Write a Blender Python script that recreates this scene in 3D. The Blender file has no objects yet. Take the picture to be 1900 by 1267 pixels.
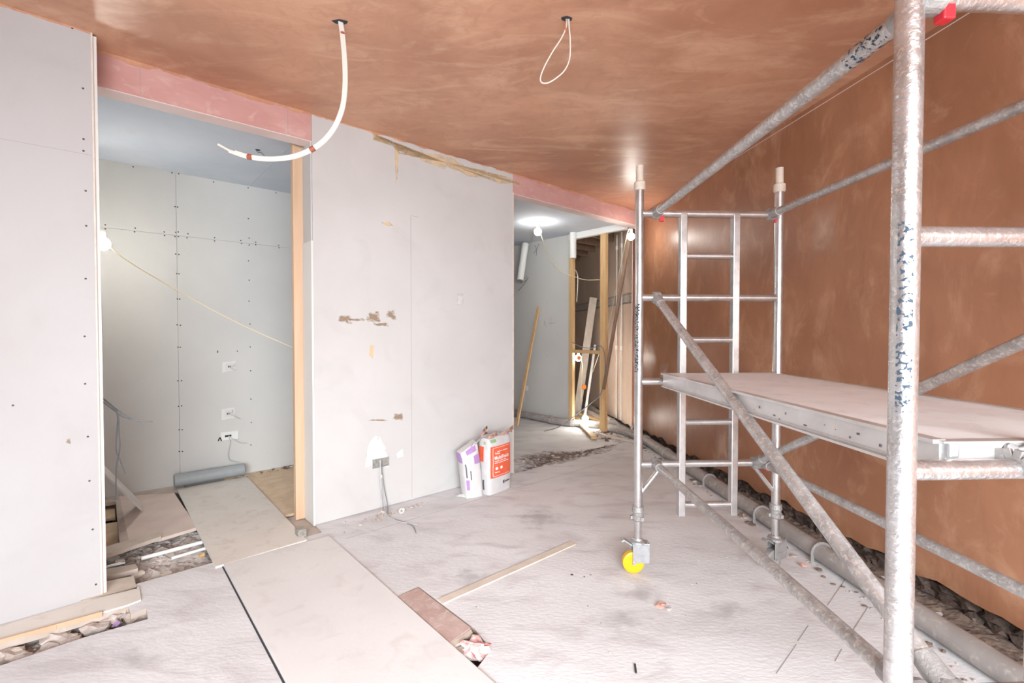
import bpy, math, random
from mathutils import Vector, noise
from mathutils.geometry import tessellate_polygon
R = random.Random(7)
sc = bpy.context.scene
col = sc.collection
# ------------------------------------------------------------ camera
F, H = 871.0, 1.45
PITCH = math.atan(18.5 / F)
cd = bpy.data.cameras.new('camera'); cam = bpy.data.objects.new('camera', cd); col.objects.link(cam)
cd.sensor_width = 36; cd.lens = 36 * F / 1900; cd.clip_start = .02
cam.location = (0, 0, H); cam.rotation_euler = (math.pi / 2 - PITCH, 0, 0)
sc.camera = cam
# ------------------------------------------------------------ light and exposure
w = bpy.data.worlds.new('world'); sc.world = w; w.use_nodes = True
bg = w.node_tree.nodes['Background']; bg.inputs[0].default_value = (.80, .90, 1, 1); bg.inputs[1].default_value = 1.0
vs = sc.view_settings; vs.view_transform = 'Standard'; vs.look = 'None'; vs.gamma = 1; vs.exposure = .62

def lamp(name, kind, loc, energy, color=(1, 1, 1), size=.1, size_y=None, rot=(0, 0, 0)):
    d = bpy.data.lights.new(name, kind); d.energy = energy; d.color = color
    if kind == 'AREA':
        d.size = size
        if size_y: d.shape = 'RECTANGLE'; d.size_y = size_y
    elif kind == 'POINT': d.shadow_soft_size = size
    o = bpy.data.objects.new(name, d); col.objects.link(o); o.location = loc; o.rotation_euler = rot
    return o
# daylight entering through the wide window opening in the wall behind the camera
win = lamp('window_daylight', 'AREA', (.7, -2.50, 1.75), 225, (.925, .96, 1), 3.6, 1.7, (math.radians(90 - 33), 0, math.radians(4)))
win.data.spread = math.radians(120)

# ------------------------------------------------------------ geometry of the place
AX = Vector((.75079, .66054, 0)); BX = Vector((-.66054, .75079, 0)); Z = Vector((0, 0, 1))
def AB(a, b, z=0): return AX * a + BX * b + Z * z
fw = Vector((0, math.cos(PITCH), -math.sin(PITCH))); up_ = Vector((0, math.sin(PITCH), math.cos(PITCH)))
def ray(px, py): return Vector(((px - 950) / F, 0, 0)) + fw + up_ * ((633.5 - py) / F)
def onz(px, py, z=0):                  # where a measured sight line meets a level
    d = ray(px, py); return Vector((0, 0, H)) + d * ((z - H) / d.z)
def onp(px, py, n, c):                 # ... meets an upright plane n.p = c
    d = ray(px, py); return Vector((0, 0, H)) + d * (c / (n.x * d.x + n.y * d.y))
def onb(px, py, b): return onp(px, py, BX, b)
def ona(px, py, a): return onp(px, py, AX, a)
def ony(px, py, y): return onp(px, py, Vector((0, 1, 0)), y)
LB, PB, RB = 3.40, 3.585, 5.38         # left wall, partition, recess back wall
CZ, HZ, RZ = 3.05, 2.85, 2.93          # ceiling, header underside, lowered ceilings
WD = Vector((-.1186, .99294, 0)); WN = Vector((.99294, .1186, 0)); WC = 2.51
def WX(y): return (WC - WN.y * y) / WN.x
def onw(px, py, c=WC): return onp(px, py, WN, c)
FA = 5.42                              # far plasterboard wall

# ------------------------------------------------------------ materials
def mat(name, c1, c2=None, scale=5, rough=.75, metal=0, bump=0, stretch=(1, 1, 1), lo=.35, hi=.65, c3=None, s3=30, f3=.5, lo3=.55, hi3=.7, emit=None, spec=.5, bscale=None, detail=8, rot=(0, 0, 0)):
    m = bpy.data.materials.new(name); m.use_nodes = True; nt = m.node_tree; n = nt.nodes; l = nt.links
    b = n['Principled BSDF']; b.inputs['Base Color'].default_value = (*c1, 1)
    b.inputs['Roughness'].default_value = rough; b.inputs['Metallic'].default_value = metal
    b.inputs['Specular IOR Level'].default_value = spec
    if emit:
        b.inputs['Emission Color'].default_value = (*emit[0], 1); b.inputs['Emission Strength'].default_value = emit[1]
    tc = n.new('ShaderNodeTexCoord'); mp = n.new('ShaderNodeMapping'); mp.inputs['Scale'].default_value = stretch
    mp.inputs['Rotation'].default_value = rot
    l.new(tc.outputs['Object'], mp.inputs['Vector'])
    def nz(s, lo, hi, dist=.3):
        t = n.new('ShaderNodeTexNoise'); t.inputs['Scale'].default_value = s; t.inputs['Detail'].default_value = detail
        t.inputs['Distortion'].default_value = dist; l.new(mp.outputs[0], t.inputs['Vector'])
        r = n.new('ShaderNodeMapRange'); r.inputs[1].default_value = lo; r.inputs[2].default_value = hi
        l.new(t.outputs[0], r.inputs[0]); return r.outputs[0], t.outputs[0]
    c = None
    if c2:
        k, _ = nz(scale, lo, hi)
        mx = n.new('ShaderNodeMix'); mx.data_type = 'RGBA'; l.new(k, mx.inputs[0])
        mx.inputs[6].default_value = (*c1, 1); mx.inputs[7].default_value = (*c2, 1); c = mx.outputs[2]
    if c3:
        k, _ = nz(s3, lo3, hi3, .8)
        ml = n.new('ShaderNodeMath'); ml.operation = 'MULTIPLY'; ml.inputs[1].default_value = f3; l.new(k, ml.inputs[0])
        mx = n.new('ShaderNodeMix'); mx.data_type = 'RGBA'; l.new(ml.outputs[0], mx.inputs[0])
        if c: l.new(c, mx.inputs[6])
        else: mx.inputs[6].default_value = (*c1, 1)
        mx.inputs[7].default_value = (*c3, 1); c = mx.outputs[2]
    if c: l.new(c, b.inputs['Base Color'])
    if bump:
        _, t = nz(bscale or scale * 4, 0, 1)
        bp = n.new('ShaderNodeBump'); bp.inputs['Strength'].default_value = bump; bp.inputs['Distance'].default_value = .01
        l.new(t, bp.inputs['Height']); l.new(bp.outputs[0], b.inputs['Normal'])
    return m
def plaster(name, base, dark, pale, rough, streak):
    # skimmed plaster: cloudy drying patches under long trowel sweeps
    m = mat(name, base, dark, 1.1, rough, 0, 0, lo=.3, hi=.7, spec=.45); nt = m.node_tree; n = nt.nodes; l = nt.links
    b = n['Principled BSDF']; tc = n.new('ShaderNodeTexCoord')
    src = b.inputs['Base Color'].links[0].from_socket
    for ang, sc_, f_, c_, lo, hi in ((.6, streak, .42, pale, .52, .72), (-.7, (streak[0] * 1.7, streak[1] * 1.3, streak[2] * 1.5), .34, pale, .55, .7), (.2, (9, 9, 2.5), .45, dark, .48, .75), (1.1, (streak[0] * .8, streak[1] * .8, streak[2] * .8), .5, dark, .50, .68)):
        mp = n.new('ShaderNodeMapping'); mp.inputs['Scale'].default_value = sc_; mp.inputs['Rotation'].default_value = (ang * .6, 0, ang)
        l.new(tc.outputs['Object'], mp.inputs['Vector'])
        t = n.new('ShaderNodeTexNoise'); t.inputs['Scale'].default_value = 1; t.inputs['Detail'].default_value = 9; t.inputs['Distortion'].default_value = 1.3; t.inputs['Roughness'].default_value = .62
        l.new(mp.outputs[0], t.inputs['Vector'])
        r = n.new('ShaderNodeMapRange'); r.inputs[1].default_value = lo; r.inputs[2].default_value = hi; r.inputs[4].default_value = f_
        l.new(t.outputs[0], r.inputs[0])
        mx = n.new('ShaderNodeMix'); mx.data_type = 'RGBA'; l.new(r.outputs[0], mx.inputs[0]); l.new(src, mx.inputs[6]); mx.inputs[7].default_value = (*c_, 1); src = mx.outputs[2]
    l.new(src, b.inputs['Base Color'])
    bp = n.new('ShaderNodeBump'); bp.inputs['Strength'].default_value = .25; bp.inputs['Distance'].default_value = .004
    l.new(t.outputs[0], bp.inputs['Height']); l.new(bp.outputs[0], b.inputs['Normal'])
    return m
def splat_mat(name, c, thr=.5, scale=18, soft=.1, stretch=(1, 1, 1), top=1.0, k=.5):
    # a smear with ragged, broken edges; noise and the distance from the rim decide where the coat is missing
    m = mat(name, c, rough=.8); nt = m.node_tree; n = nt.nodes; l = nt.links; b = n['Principled BSDF']
    tc = n.new('ShaderNodeTexCoord'); mp = n.new('ShaderNodeMapping'); mp.inputs['Scale'].default_value = stretch
    l.new(tc.outputs['Object'], mp.inputs[0])
    t = n.new('ShaderNodeTexNoise'); t.inputs['Scale'].default_value = scale; t.inputs['Detail'].default_value = 8; t.inputs['Distortion'].default_value = .5
    l.new(mp.outputs[0], t.inputs['Vector'])
    at = n.new('ShaderNodeAttribute'); at.attribute_name = 'fall'
    ma = n.new('ShaderNodeMath'); ma.operation = 'MULTIPLY_ADD'; l.new(at.outputs['Fac'], ma.inputs[0]); ma.inputs[1].default_value = k; l.new(t.outputs[0], ma.inputs[2])
    r = n.new('ShaderNodeMapRange'); r.inputs[1].default_value = thr + k * .3 - soft; r.inputs[2].default_value = thr + k * .3 + soft; r.inputs[4].default_value = top
    l.new(ma.outputs[0], r.inputs[0]); l.new(r.outputs[0], b.inputs['Alpha'])
    return m
def gloss(m, v): m.node_tree.nodes['Principled BSDF'].inputs['Roughness'].default_value = v; return m
M = dict(
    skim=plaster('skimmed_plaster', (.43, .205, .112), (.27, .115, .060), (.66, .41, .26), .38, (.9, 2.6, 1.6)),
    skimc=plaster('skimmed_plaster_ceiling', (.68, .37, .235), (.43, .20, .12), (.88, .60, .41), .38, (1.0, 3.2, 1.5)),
    pale=plaster('dry_pale_plaster', (.72, .57, .46), (.62, .46, .36), (.80, .68, .58), .6, (.9, 2.6, 1.6)),
    board=mat('grey_plasterboard', (.56, .55, .535), (.605, .595, .585), 1.4, .85, bump=.05, bscale=60, c3=(.48, .465, .455), s3=3, f3=.25),
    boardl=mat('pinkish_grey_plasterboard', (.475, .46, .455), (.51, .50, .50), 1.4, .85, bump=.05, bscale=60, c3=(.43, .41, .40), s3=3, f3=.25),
    board2=mat('ivory_plasterboard', (.66, .655, .63), (.62, .615, .595), 1.4, .85, bump=.05, bscale=60),
    blue=mat('blue_plasterboard', (.60, .655, .74), (.66, .70, .77), 2, .85, c3=(.55, .58, .62), s3=4, f3=.3),
    pink=mat('pink_fire_board', (.56, .30, .27), (.62, .36, .33), 3, .85, c3=(.68, .47, .43), s3=9, f3=.5, stretch=(1, 1, 2)),
    pinkl=mat('pale_pink_board', (.74, .58, .54), (.78, .63, .60), 5, .8),
    paper=mat('board_edge_paper', (.76, .70, .62), (.66, .58, .50), 14, .8),
    edge=mat('white_board_edge', (.72, .71, .68), rough=.8),
    screw=mat('black_screw', (.05, .05, .06), rough=.5), joint=mat('board_joint', (.36, .33, .31), rough=.9),
    floor=mat('dusty_chipboard', (.655, .65, .655), (.735, .74, .75), 1.3, .82, bump=.22, bscale=26, c3=(.46, .42, .43), s3=3.2, f3=.55, lo3=.50, hi3=.72, rot=(0, 0, -.72), stretch=(1, 2.2, 1), detail=12),
    sheet=mat('laid_sheet', (.75, .745, .735), (.71, .70, .69), 2.2, .8, bump=.1, bscale=30, c3=(.57, .49, .46), s3=7, f3=.3),
    sheet2=mat('cream_sheet', (.77, .73, .67), (.72, .67, .61), 3, .8, bump=.1, bscale=30, c3=(.52, .43, .37), s3=11, f3=.35),
    redboard=mat('pinkish_floorboard', (.74, .62, .55), (.66, .54, .48), 5, .8, bump=.15, stretch=(1, 1, 1), c3=(.68, .60, .56), s3=14, f3=.5),
    redplank=mat('reddish_floorboard', (.45, .31, .27), (.53, .39, .35), 9, .8, bump=.25, bscale=30, c3=(.68, .60, .57), s3=22, f3=.5),
    osb=mat('bare_floor_panel', (.78, .60, .42), (.66, .48, .31), 9, .7, bump=.1, c3=(.70, .60, .50), s3=5, f3=.5),
    pine=mat('new_pine', (.72, .50, .26), (.62, .39, .18), 3, .6, stretch=(9, 9, 1), c3=(.42, .22, .09), s3=2.2, f3=.5, lo3=.66, hi3=.72),
    stud=mat('peach_timber', (.66, .46, .31), (.60, .40, .26), 3, .65, stretch=(7, 7, .6)),
    oldwood=mat('dusty_old_timber', (.58, .50, .44), (.46, .38, .32), 6, .85, bump=.25, stretch=(1, 1, 1), c3=(.58, .53, .49), s3=12, f3=.6),
    darkwood=mat('dark_timber', (.22, .14, .09), (.30, .20, .14), 4, .7, stretch=(5, 5, 1)),
    pale_lath=mat('pale_batten', (.68, .60, .52), (.60, .52, .44), 12, .75),
    dirt=mat('rubble_dirt', (.46, .40, .36), (.60, .54, .50), 9, .95, bump=1, bscale=30, c3=(.64, .60, .57), s3=22, f3=.7),
    darkdirt=mat('dark_debris', (.13, .095, .075), (.24, .17, .13), 12, .95, bump=1, bscale=40, c3=(.36, .29, .24), s3=30, f3=.6),
    crumb=mat('mortar_crumb', (.58, .51, .46), (.44, .36, .31), 30, .9, bump=.4),
    brick=mat('brick_red', (.48, .20, .14), (.58, .38, .33), 20, .9, bump=.4),
    shadebrick=mat('shaded_raw_brickwork', (.15, .10, .08), (.07, .05, .04), 9, .95, bump=.8, c3=(.34, .27, .23), s3=14, f3=.5),  # brick colour darkened to carry the shadow of the wall-foot recess
    concrete=mat('exposed_block_band', (.42, .40, .36), (.30, .26, .22), 14, .9, bump=.6, c3=(.20, .16, .13), s3=9, f3=.6),
    tube=mat('dusty_tube', (.64, .63, .63), (.50, .49, .48), 14, .28, .85, bump=.1, c3=(.72, .66, .60), s3=90, f3=.5, lo3=.56, hi3=.66, bscale=50),
    tubew=mat('paint_spattered_tube', (.66, .66, .67), (.48, .46, .45), 9, .27, .85, bump=.3, c3=(.78, .74, .70), s3=110, f3=.7, lo3=.55, hi3=.6, bscale=60),
    tubeg=mat('grimy_tube', (.50, .48, .47), (.36, .34, .33), 20, .40, .6, bump=.25, c3=(.74, .70, .66), s3=80, f3=.6, lo3=.50, hi3=.64, bscale=60),
    cast=mat('cast_metal', (.42, .41, .40), (.30, .29, .28), 30, .5, .5, bump=.3),
    zinc=mat('zinc_housing', (.60, .63, .65), (.48, .50, .52), 30, .35, .7),
    alu=mat('aluminium_beam', (.66, .65, .64), (.56, .54, .53), 8, .38, .5, c3=(.70, .62, .58), s3=40, f3=.6),
    deck=mat('dusty_deck_board', (.78, .79, .80), (.71, .71, .715), 4, .75, c3=(.56, .50, .48), s3=10, f3=.4),
    collar=mat('buff_collar', (.60, .52, .43), (.52, .44, .37), 20, .6),
    yellow=mat('yellow_wheel', (.78, .45, .01), rough=.4), red=mat('red_clip', (.55, .02, .03), rough=.4),
    soil=mat('grey_soil_pipe', (.29, .265, .25), (.36, .33, .31), 7, .5, c3=(.55, .50, .47), s3=24, f3=.6),
    soilc=mat('clean_grey_pipe', (.30, .33, .34), (.35, .37, .38), 6, .45),
    soilm=mat('metal_bracket', (.50, .49, .48), rough=.4, metal=.6),
    white=mat('white_plastic', (.84, .84, .82), rough=.5), cablew=mat('white_cable', (.72, .68, .62), rough=.5),
    cableg=mat('grey_cable', (.20, .22, .24), rough=.5), cablelg=mat('light_grey_cable', (.55, .55, .54), rough=.5),
    cabley=mat('pale_yellow_flex', (.80, .70, .48), rough=.5), tape=mat('brown_tape', (.36, .10, .06), rough=.5),
    copper=mat('copper_ends', (.60, .28, .15), rough=.4, metal=.6), black=mat('black', (.03, .03, .035), rough=.6),
    dark=mat('dark_void', (.035, .04, .05), rough=.95), galv=mat('galvanised_box', (.46, .46, .42), (.30, .30, .27), 60, .5, .5, c3=(.66, .64, .58), s3=40, f3=.6),
    bag=mat('white_paper_sack', (.68, .67, .67), (.60, .59, .59), 7, .7, bump=.3, bscale=14), orange=mat('orange_print', (.80, .12, .05), (.78, .16, .08), 14, .6),
    purple=mat('purple_print', (.42, .25, .52), rough=.6), green=mat('green_print', (.30, .50, .26), rough=.6), kraft=mat('brown_paper', (.50, .31, .25), (.60, .41, .35), 14, .8, bump=.3),
    orangep=mat('orange_plastic', (.90, .26, .03), rough=.4), wrap=mat('crumpled_print', (.62, .22, .20), (.82, .70, .68), 26, .6, bump=.5),
    bulb=mat('lit_bulb', (1, 1, 1), emit=((1, .97, .9), 60)), ink=mat('ink', (.12, .11, .13), rough=.6), whitet=mat('white_print', (.90, .88, .86), rough=.6),
    stick=splat_mat('worn_black_sticker', (.04, .045, .06), .52, 120, .04, k=0), bluep=splat_mat('flaking_blue_paint', (.025, .05, .08), .56, 110, .03, k=0, top=.9),
    smear=splat_mat('cream_filler_smear', (.78, .60, .38), .40, 9, .14, k=.25, top=.8), stain=splat_mat('brown_scuff', (.36, .24, .14), .50, 30, .16, (1, 1, 1.6), top=.7),
    fresh=splat_mat('white_filler', (.76, .76, .75), .28, 14, .05, k=.3), dust=splat_mat('white_plaster_dust', (.82, .80, .79), .54, 9, .2, top=.65),
    grime=splat_mat('grey_grime', (.36, .33, .34), .60, 16, .2, top=.26), sweep=splat_mat('dark_sweepings', (.22, .17, .15), .50, 20, .2, top=.7),
    salt=gloss(splat_mat('pale_damp_bloom', (.70, .46, .34), .62, 6, .30, (1, 1, .5), top=.6, k=.9), .42), pen=mat('pencil', (.28, .24, .24), rough=.8),
)
# ------------------------------------------------------------ mesh builder
class MB:
    def __init__(s): s.v = []; s.f = []; s.m = []; s.s = []; s.fall = {}
    def add(s, vs_, fs, mi=0, sm=False):
        o = len(s.v); s.v += [Vector(p) for p in vs_]
        for f in fs: s.f.append([i + o for i in f]); s.m.append(mi); s.s.append(sm)
        return s
    def box(s, c, size, ax=(Vector((1, 0, 0)), Vector((0, 1, 0)), Z), mi=0):
        c = Vector(c); x, y, z = [ax[i] * size[i] / 2 for i in range(3)]
        vs_ = [c + x * i + y * j + z * k for k in (-1, 1) for j in (-1, 1) for i in (-1, 1)]
        return s.add(vs_, [(0, 2, 3, 1), (4, 5, 7, 6), (0, 1, 5, 4), (2, 6, 7, 3), (0, 4, 6, 2), (1, 3, 7, 5)], mi)
    def ab(s, a0, a1, b0, b1, z0, z1, mi=0):
        return s.box(AB((a0 + a1) / 2, (b0 + b1) / 2, (z0 + z1) / 2), (a1 - a0, b1 - b0, z1 - z0), (AX, BX, Z), mi)
    def beam(s, p0, p1, w_, h_, up=Z, mi=0):
        p0 = Vector(p0); p1 = Vector(p1); d = (p1 - p0); L = d.length; d.normalize()
        x = d.cross(up); x.normalize(); y = x.cross(d)
        return s.box((p0 + p1) / 2, (w_, L, h_), (x, d, y), mi)
    def tube(s, pts, r, n=12, mi=0, caps=True):
        pts = [Vector(p) for p in pts]; rs = r if isinstance(r, (list, tuple)) else [r] * len(pts)
        t = [(pts[min(i + 1, len(pts) - 1)] - pts[max(i - 1, 0)]).normalized() for i in range(len(pts))]
        x = t[0].orthogonal().normalized(); vs_ = []; fs = []
        for i, p in enumerate(pts):
            x = (x - t[i] * x.dot(t[i])).normalized(); y = t[i].cross(x)
            vs_ += [p + (x * math.cos(2 * math.pi * k / n) + y * math.sin(2 * math.pi * k / n)) * rs[i] for k in range(n)]
        for i in range(len(pts) - 1):
            for k in range(n):
                a = i * n + k; b_ = i * n + (k + 1) % n; fs.append((a, b_, b_ + n, a + n))
        s.add(vs_, fs, mi, True)
        if caps:
            s.add(vs_[:n], [tuple(range(n))[::-1]], mi); s.add(vs_[-n:], [tuple(range(n))], mi)
        return s
    def lathe(s, o, ax, prof, n=24, mi=0):      # prof: (distance along axis, radius)
        o = Vector(o); ax = Vector(ax).normalized(); x = ax.orthogonal().normalized(); y = ax.cross(x); vs_ = []; fs = []
        for h_, r_ in prof: vs_ += [o + ax * h_ + (x * math.cos(2 * math.pi * k / n) + y * math.sin(2 * math.pi * k / n)) * r_ for k in range(n)]
        for i in range(len(prof) - 1):
            for k in range(n): fs.append((i * n + k, i * n + (k + 1) % n, (i + 1) * n + (k + 1) % n, (i + 1) * n + k))
        s.add(vs_, fs, mi, False)
        s.add(vs_[:n], [tuple(range(n))[::-1]], mi); s.add(vs_[-n:], [tuple(range(n))], mi)
        return s
    def prism(s, pts, vec, mi=0, holes=(), side=None):
        loops = [[Vector(p) for p in pts]] + [[Vector(p) for p in h_] for h_ in holes]
        flat = [p for lp in loops for p in lp]; n = len(flat); vec = Vector(vec)
        tris = tessellate_polygon(loops)
        fs = [tuple(t) for t in tris]
        nrm = (flat[fs[0][1]] - flat[fs[0][0]]).cross(flat[fs[0][2]] - flat[fs[0][0]])
        if nrm.dot(vec) > 0: fs = [f[::-1] for f in fs]
        s.add(flat, fs, mi); s.add([p + vec for p in flat], [f[::-1] for f in fs], mi)
        vs_ = flat + [p + vec for p in flat]; k = 0; q = []
        for lp in loops:
            for i in range(len(lp)):
                a = k + i; b_ = k + (i + 1) % len(lp); q.append((a, b_, b_ + n, a + n))
            k += len(lp)
        return s.add(vs_, q, mi if side is None else side)
    def lump(s, c, r, seed, mi=0, k=.35, n=2):
        c = Vector(c); sz = r if isinstance(r, (tuple, list)) else (r, r, r * .7)
        import bmesh
        b = bmesh.new(); bmesh.ops.create_icosphere(b, subdivisions=n, radius=1)
        vs_ = []
        for v in b.verts:
            q = v.co * (1 + k * noise.noise(v.co * 1.4 + Vector((seed * 7.3, seed * 3.1, seed))) * 1.6)
            vs_.append(c + Vector((q.x * sz[0], q.y * sz[1], q.z * sz[2])))
        s.add(vs_, [[v.index for v in f.verts] for f in b.faces], mi, False); b.free(); return s
    def build(s, name, mats, parent=None, bevel=0, origin=None):
        me = bpy.data.meshes.new(name)
        if parent is not None: o0 = wloc(parent)
        elif origin is not None: o0 = Vector(origin)
        else:
            xs = [v.x for v in s.v]; ys = [v.y for v in s.v]; zs = [v.z for v in s.v]
            o0 = Vector(((min(xs) + max(xs)) / 2, (min(ys) + max(ys)) / 2, min(zs)))
        me.from_pydata([v - o0 for v in s.v], [], s.f)
        for m_ in (mats if isinstance(mats, (list, tuple)) else [mats]): me.materials.append(M[m_] if isinstance(m_, str) else m_)
        me.polygons.foreach_set('material_index', s.m); me.polygons.foreach_set('use_smooth', s.s); me.update()
        if s.fall:
            at = me.attributes.new('fall', 'FLOAT', 'POINT')
            for k_, q_ in s.fall.items(): at.data[k_].value = q_
        o = bpy.data.objects.new(name, me); col.objects.link(o)
        if parent is not None: o.parent = parent
        else: o.location = o0
        if bevel:
            bm_ = o.modifiers.new('bevel', 'BEVEL'); bm_.width = bevel; bm_.segments = 2; bm_.limit_method = 'ANGLE'
        return o
def wloc(o):
    v = Vector((0, 0, 0))
    while o is not None: v += o.location; o = o.parent
    return v
def tag(o, label, cat, group=None, kind=None):
    o['label'] = label; o['category'] = cat
    if group: o['group'] = group
    if kind: o['kind'] = kind
    return o
def thing(name, label, cat, loc, group=None):
    o = bpy.data.objects.new(name, None); col.objects.link(o); o.location = loc; o.empty_display_size = .1
    return tag(o, label, cat, group)
def struct(o): o['kind'] = 'structure'; return o
def cr(pts, n=6):                        # smooth curve through points
    P = [Vector(p) for p in pts]; P = [P[0] * 2 - P[1]] + P + [P[-1] * 2 - P[-2]]; out = []
    for i in range(1, len(P) - 2):
        for k in range(n):
            t = k / n; a, b, c, d = P[i - 1:i + 3]
            out.append(.5 * ((2 * b) + (c - a) * t + (2 * a - 5 * b + 4 * c - d) * t * t + (3 * b - a - 3 * c + d) * t ** 3))
    return out + [P[-2]]
def splat(mb, pts, nrm, mi, seed=1, lift=.0012, n=6):
    # thin coat on a surface: rings inside a roughened outline; 'fall' tells how far a point is from the rim
    P = [Vector(p) for p in pts]; out = []
    u = (P[1] - P[0]).normalized(); v = nrm.cross(u)
    size = max((p - P[0]).length for p in P)
    for i in range(len(P)):
        a, b = P[i], P[(i + 1) % len(P)]
        for k in range(n):
            q = a.lerp(b, k / n); q = q + (u * noise.noise(q * 25 + Vector((seed, 0, 0))) + v * noise.noise(q * 25 + Vector((0, seed, 9)))) * size * .05
            out.append(q + nrm * lift)
    c = sum(out, Vector()) / len(out); N = len(out); vs_ = []; fs = []; o0 = len(mb.v)
    for k, t in enumerate((1, .8, .55, .3)): vs_ += [c.lerp(p, t) for p in out]
    vs_.append(c)
    for k in range(3):
        for i in range(N): fs.append((k * N + i, k * N + (i + 1) % N, (k + 1) * N + (i + 1) % N, (k + 1) * N + i))
    for i in range(N): fs.append((3 * N + i, 3 * N + (i + 1) % N, 4 * N))
    mb.add(vs_, fs, mi)
    for i in range(len(vs_)): mb.fall[o0 + i] = (0, .2, .45, .7)[i // N] if i < 4 * N else 1.0
def ragged(m, a0, a1, b, mi, lo, hi, seed, step=.012):
    n = int((a1 - a0) / step); bot = [AB(a0 + (a1 - a0) * i / n, b, CZ - lo - (hi - lo) * max(0, min(1, .5 + .9 * noise.noise(Vector((i * .11, seed, 0))) + .35 * noise.noise(Vector((i * .5, seed, 4)))))) for i in range(n + 1)]
    m.prism([AB(a0, b, CZ)] + bot + [AB(a1, b, CZ)], -BX * .0025, mi)
def disc(mb, c, nrm, r, mi, h_=.0015): mb.tube([Vector(c), Vector(c) + nrm * h_], r, 8, mi)

# ============================================================ THE SETTING
# ---- floor: chipboard with the lifted strip along the left wall and the cut by the laid plank
hole1 = [onz(*p) for p in ((-300, 1275), (0, 1195), (105, 1165), (210, 1134), (238, 1125), (243, 1139), (271, 1128), (275, 1148), (154, 1183), (0, 1235), (-300, 1322))]
hole2 = [onz(*p) for p in ((738, 1106), (776, 1088), (880, 1166), (912, 1205), (886, 1238))]
outer = [AB(-4.4, 3.44), AB(-4.4, -.2), Vector((-3.1, -2.8, 0)), Vector((WX(-2.8) + .1, -2.8, 0)), Vector((WX(12.5) + .1, 12.5, 0)), AB(3.0, 8.6), AB(3.0, PB + .1), AB(1.2, PB + .1), AB(1.19, 3.43), AB(.0, 3.43)]
m = MB(); m.prism(outer, (0, 0, -.03), 0, [hole1, hole2], side=4)
for p, q in (((1569, 1074), (1535, 1123)), ((1611, 1125), (1583, 1169)), ((1562, 1204), (1549, 1227)), ((1500, 1160), (1480, 1190)), ((1478, 1195), (1440, 1250))):
    m.beam(onz(*p, .0006), onz(*q, .0006), .004, .001, Z, 1)
def fline(p, q, w_=.004, mi=1): m.beam(onz(*p, .0006), onz(*q, .0006), w_, .0012, Z, mi)
fline((640, 1000), (960, 905), .003); fline((960, 905), (1150, 850), .003)
for px, py, s_ in ((1190, 1100, 60), (1000, 960, 70), (1150, 1150, 70), (1350, 1130, 60), (250, 1220, 70), (870, 1070, 60)):
    splat(m, [onz(px - s_, py), onz(px, py + s_ * .4), onz(px + s_, py), onz(px, py - s_ * .4)], Z, 3, px, .0006)
struct(m.build('floor', ['floor', 'joint', 'dust', 'grime', 'oldwood'], origin=(0, 0, 0)))
m = MB(); m.prism([AB(-4.6, 8.8), AB(-4.6, -.4), Vector((-3, -3, 0)), Vector((3.2, -3, 0)), Vector((2.2, 13, 0))], (0, 0, -.1), 0)
for v in m.v: v.z -= .24
struct(m.build('floor_subsoil', 'dirt', origin=(0, 0, 0)))
# ---- ceiling of the room
m = MB(); m.prism([AB(-4.4, PB + .02, CZ), AB(-4.4, -.2, CZ), Vector((-3.1, -2.8, CZ)), Vector((WX(-2.8) + .2, -2.8, CZ)), Vector((WX(6.27) + .2, 6.1, CZ)), AB(5.7, PB + .02, CZ)], (0, 0, .08))
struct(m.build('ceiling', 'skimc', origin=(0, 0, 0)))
# ---- left wall: two plasterboard sheets fixed over the studs, edge strip at the doorway
m = MB(); m.ab(-4.4, -.012, LB, LB + .1, -.02, CZ, 0)
m.ab(-.012, -.004, LB + .001, LB + .1, -.02, CZ, 1); m.ab(-.004, .012, LB + .012, LB + .07, -.0, CZ - .01, 2)
m.ab(-4.4, -.012, LB - .0006, LB, 2.395, 2.3965, 3)
for p in ((134, 52), (154, 164), (155, 258), (155, 280), (159, 354), (160, 419), (159, 517), (157, 624), (158, 712), (24, 752), (163, 810), (166, 892), (172, 982), (178, 1084), (8, 10)):
    disc(m, onb(*p, LB), -BX, .0052, 4)
def bsmear(px, py, wx, hy, b, mi, sd): splat(m, [onb(px - wx, py + hy * .6, b), onb(px + wx, py + hy, b), onb(px + wx * .8, py - hy, b), onb(px - wx * .7, py - hy * .7, b)], -BX, mi, sd)
bsmear(127, 818, 5, 6, LB, 5, 3)
ragged(m, -2.2, -.012, LB, 6, .002, .016, 3)   # skim slopped onto the top edge of the board
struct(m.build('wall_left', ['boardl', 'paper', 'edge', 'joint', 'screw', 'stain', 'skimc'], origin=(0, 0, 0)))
# ---- central partition between doorway and far opening
A0, A1 = 1.195, 3.165
m = MB(); m.ab(A0, A1, PB, PB + .0125, 0.012, CZ, 0)
m.ab(A0, A1, PB + .0125, PB + .20, .0, CZ, 0); m.ab(A0 + .06, A1, PB + .20, PB + .27, 0, CZ, 0)
j = onb(762, 400, PB); ja = j.dot(AX)
m.ab(ja - .0012, ja + .0012, PB - .0008, PB, .02, j.z, 3); m.ab(ja, ja + .09, PB - .0008, PB, j.z - .001, j.z + .0012, 3)
m.ab(A1 - .002, A1 + .012, PB - .002, PB + .012, 0, 2.86, 1)
m.ab(A0 - .014, A0, PB - .004, PB + .19, 0, 2.12, 2); m.ab(A0 - .008, A0, PB + .015, PB + .19, 2.122, HZ, 0)     # reveal board
bsmear(640, 592, 14, 9, PB, 5, 1); bsmear(692, 588, 14, 12, PB, 5, 2); bsmear(725, 584, 10, 10, PB, 5, 8); bsmear(706, 602, 16, 4, PB, 5, 4)
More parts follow.
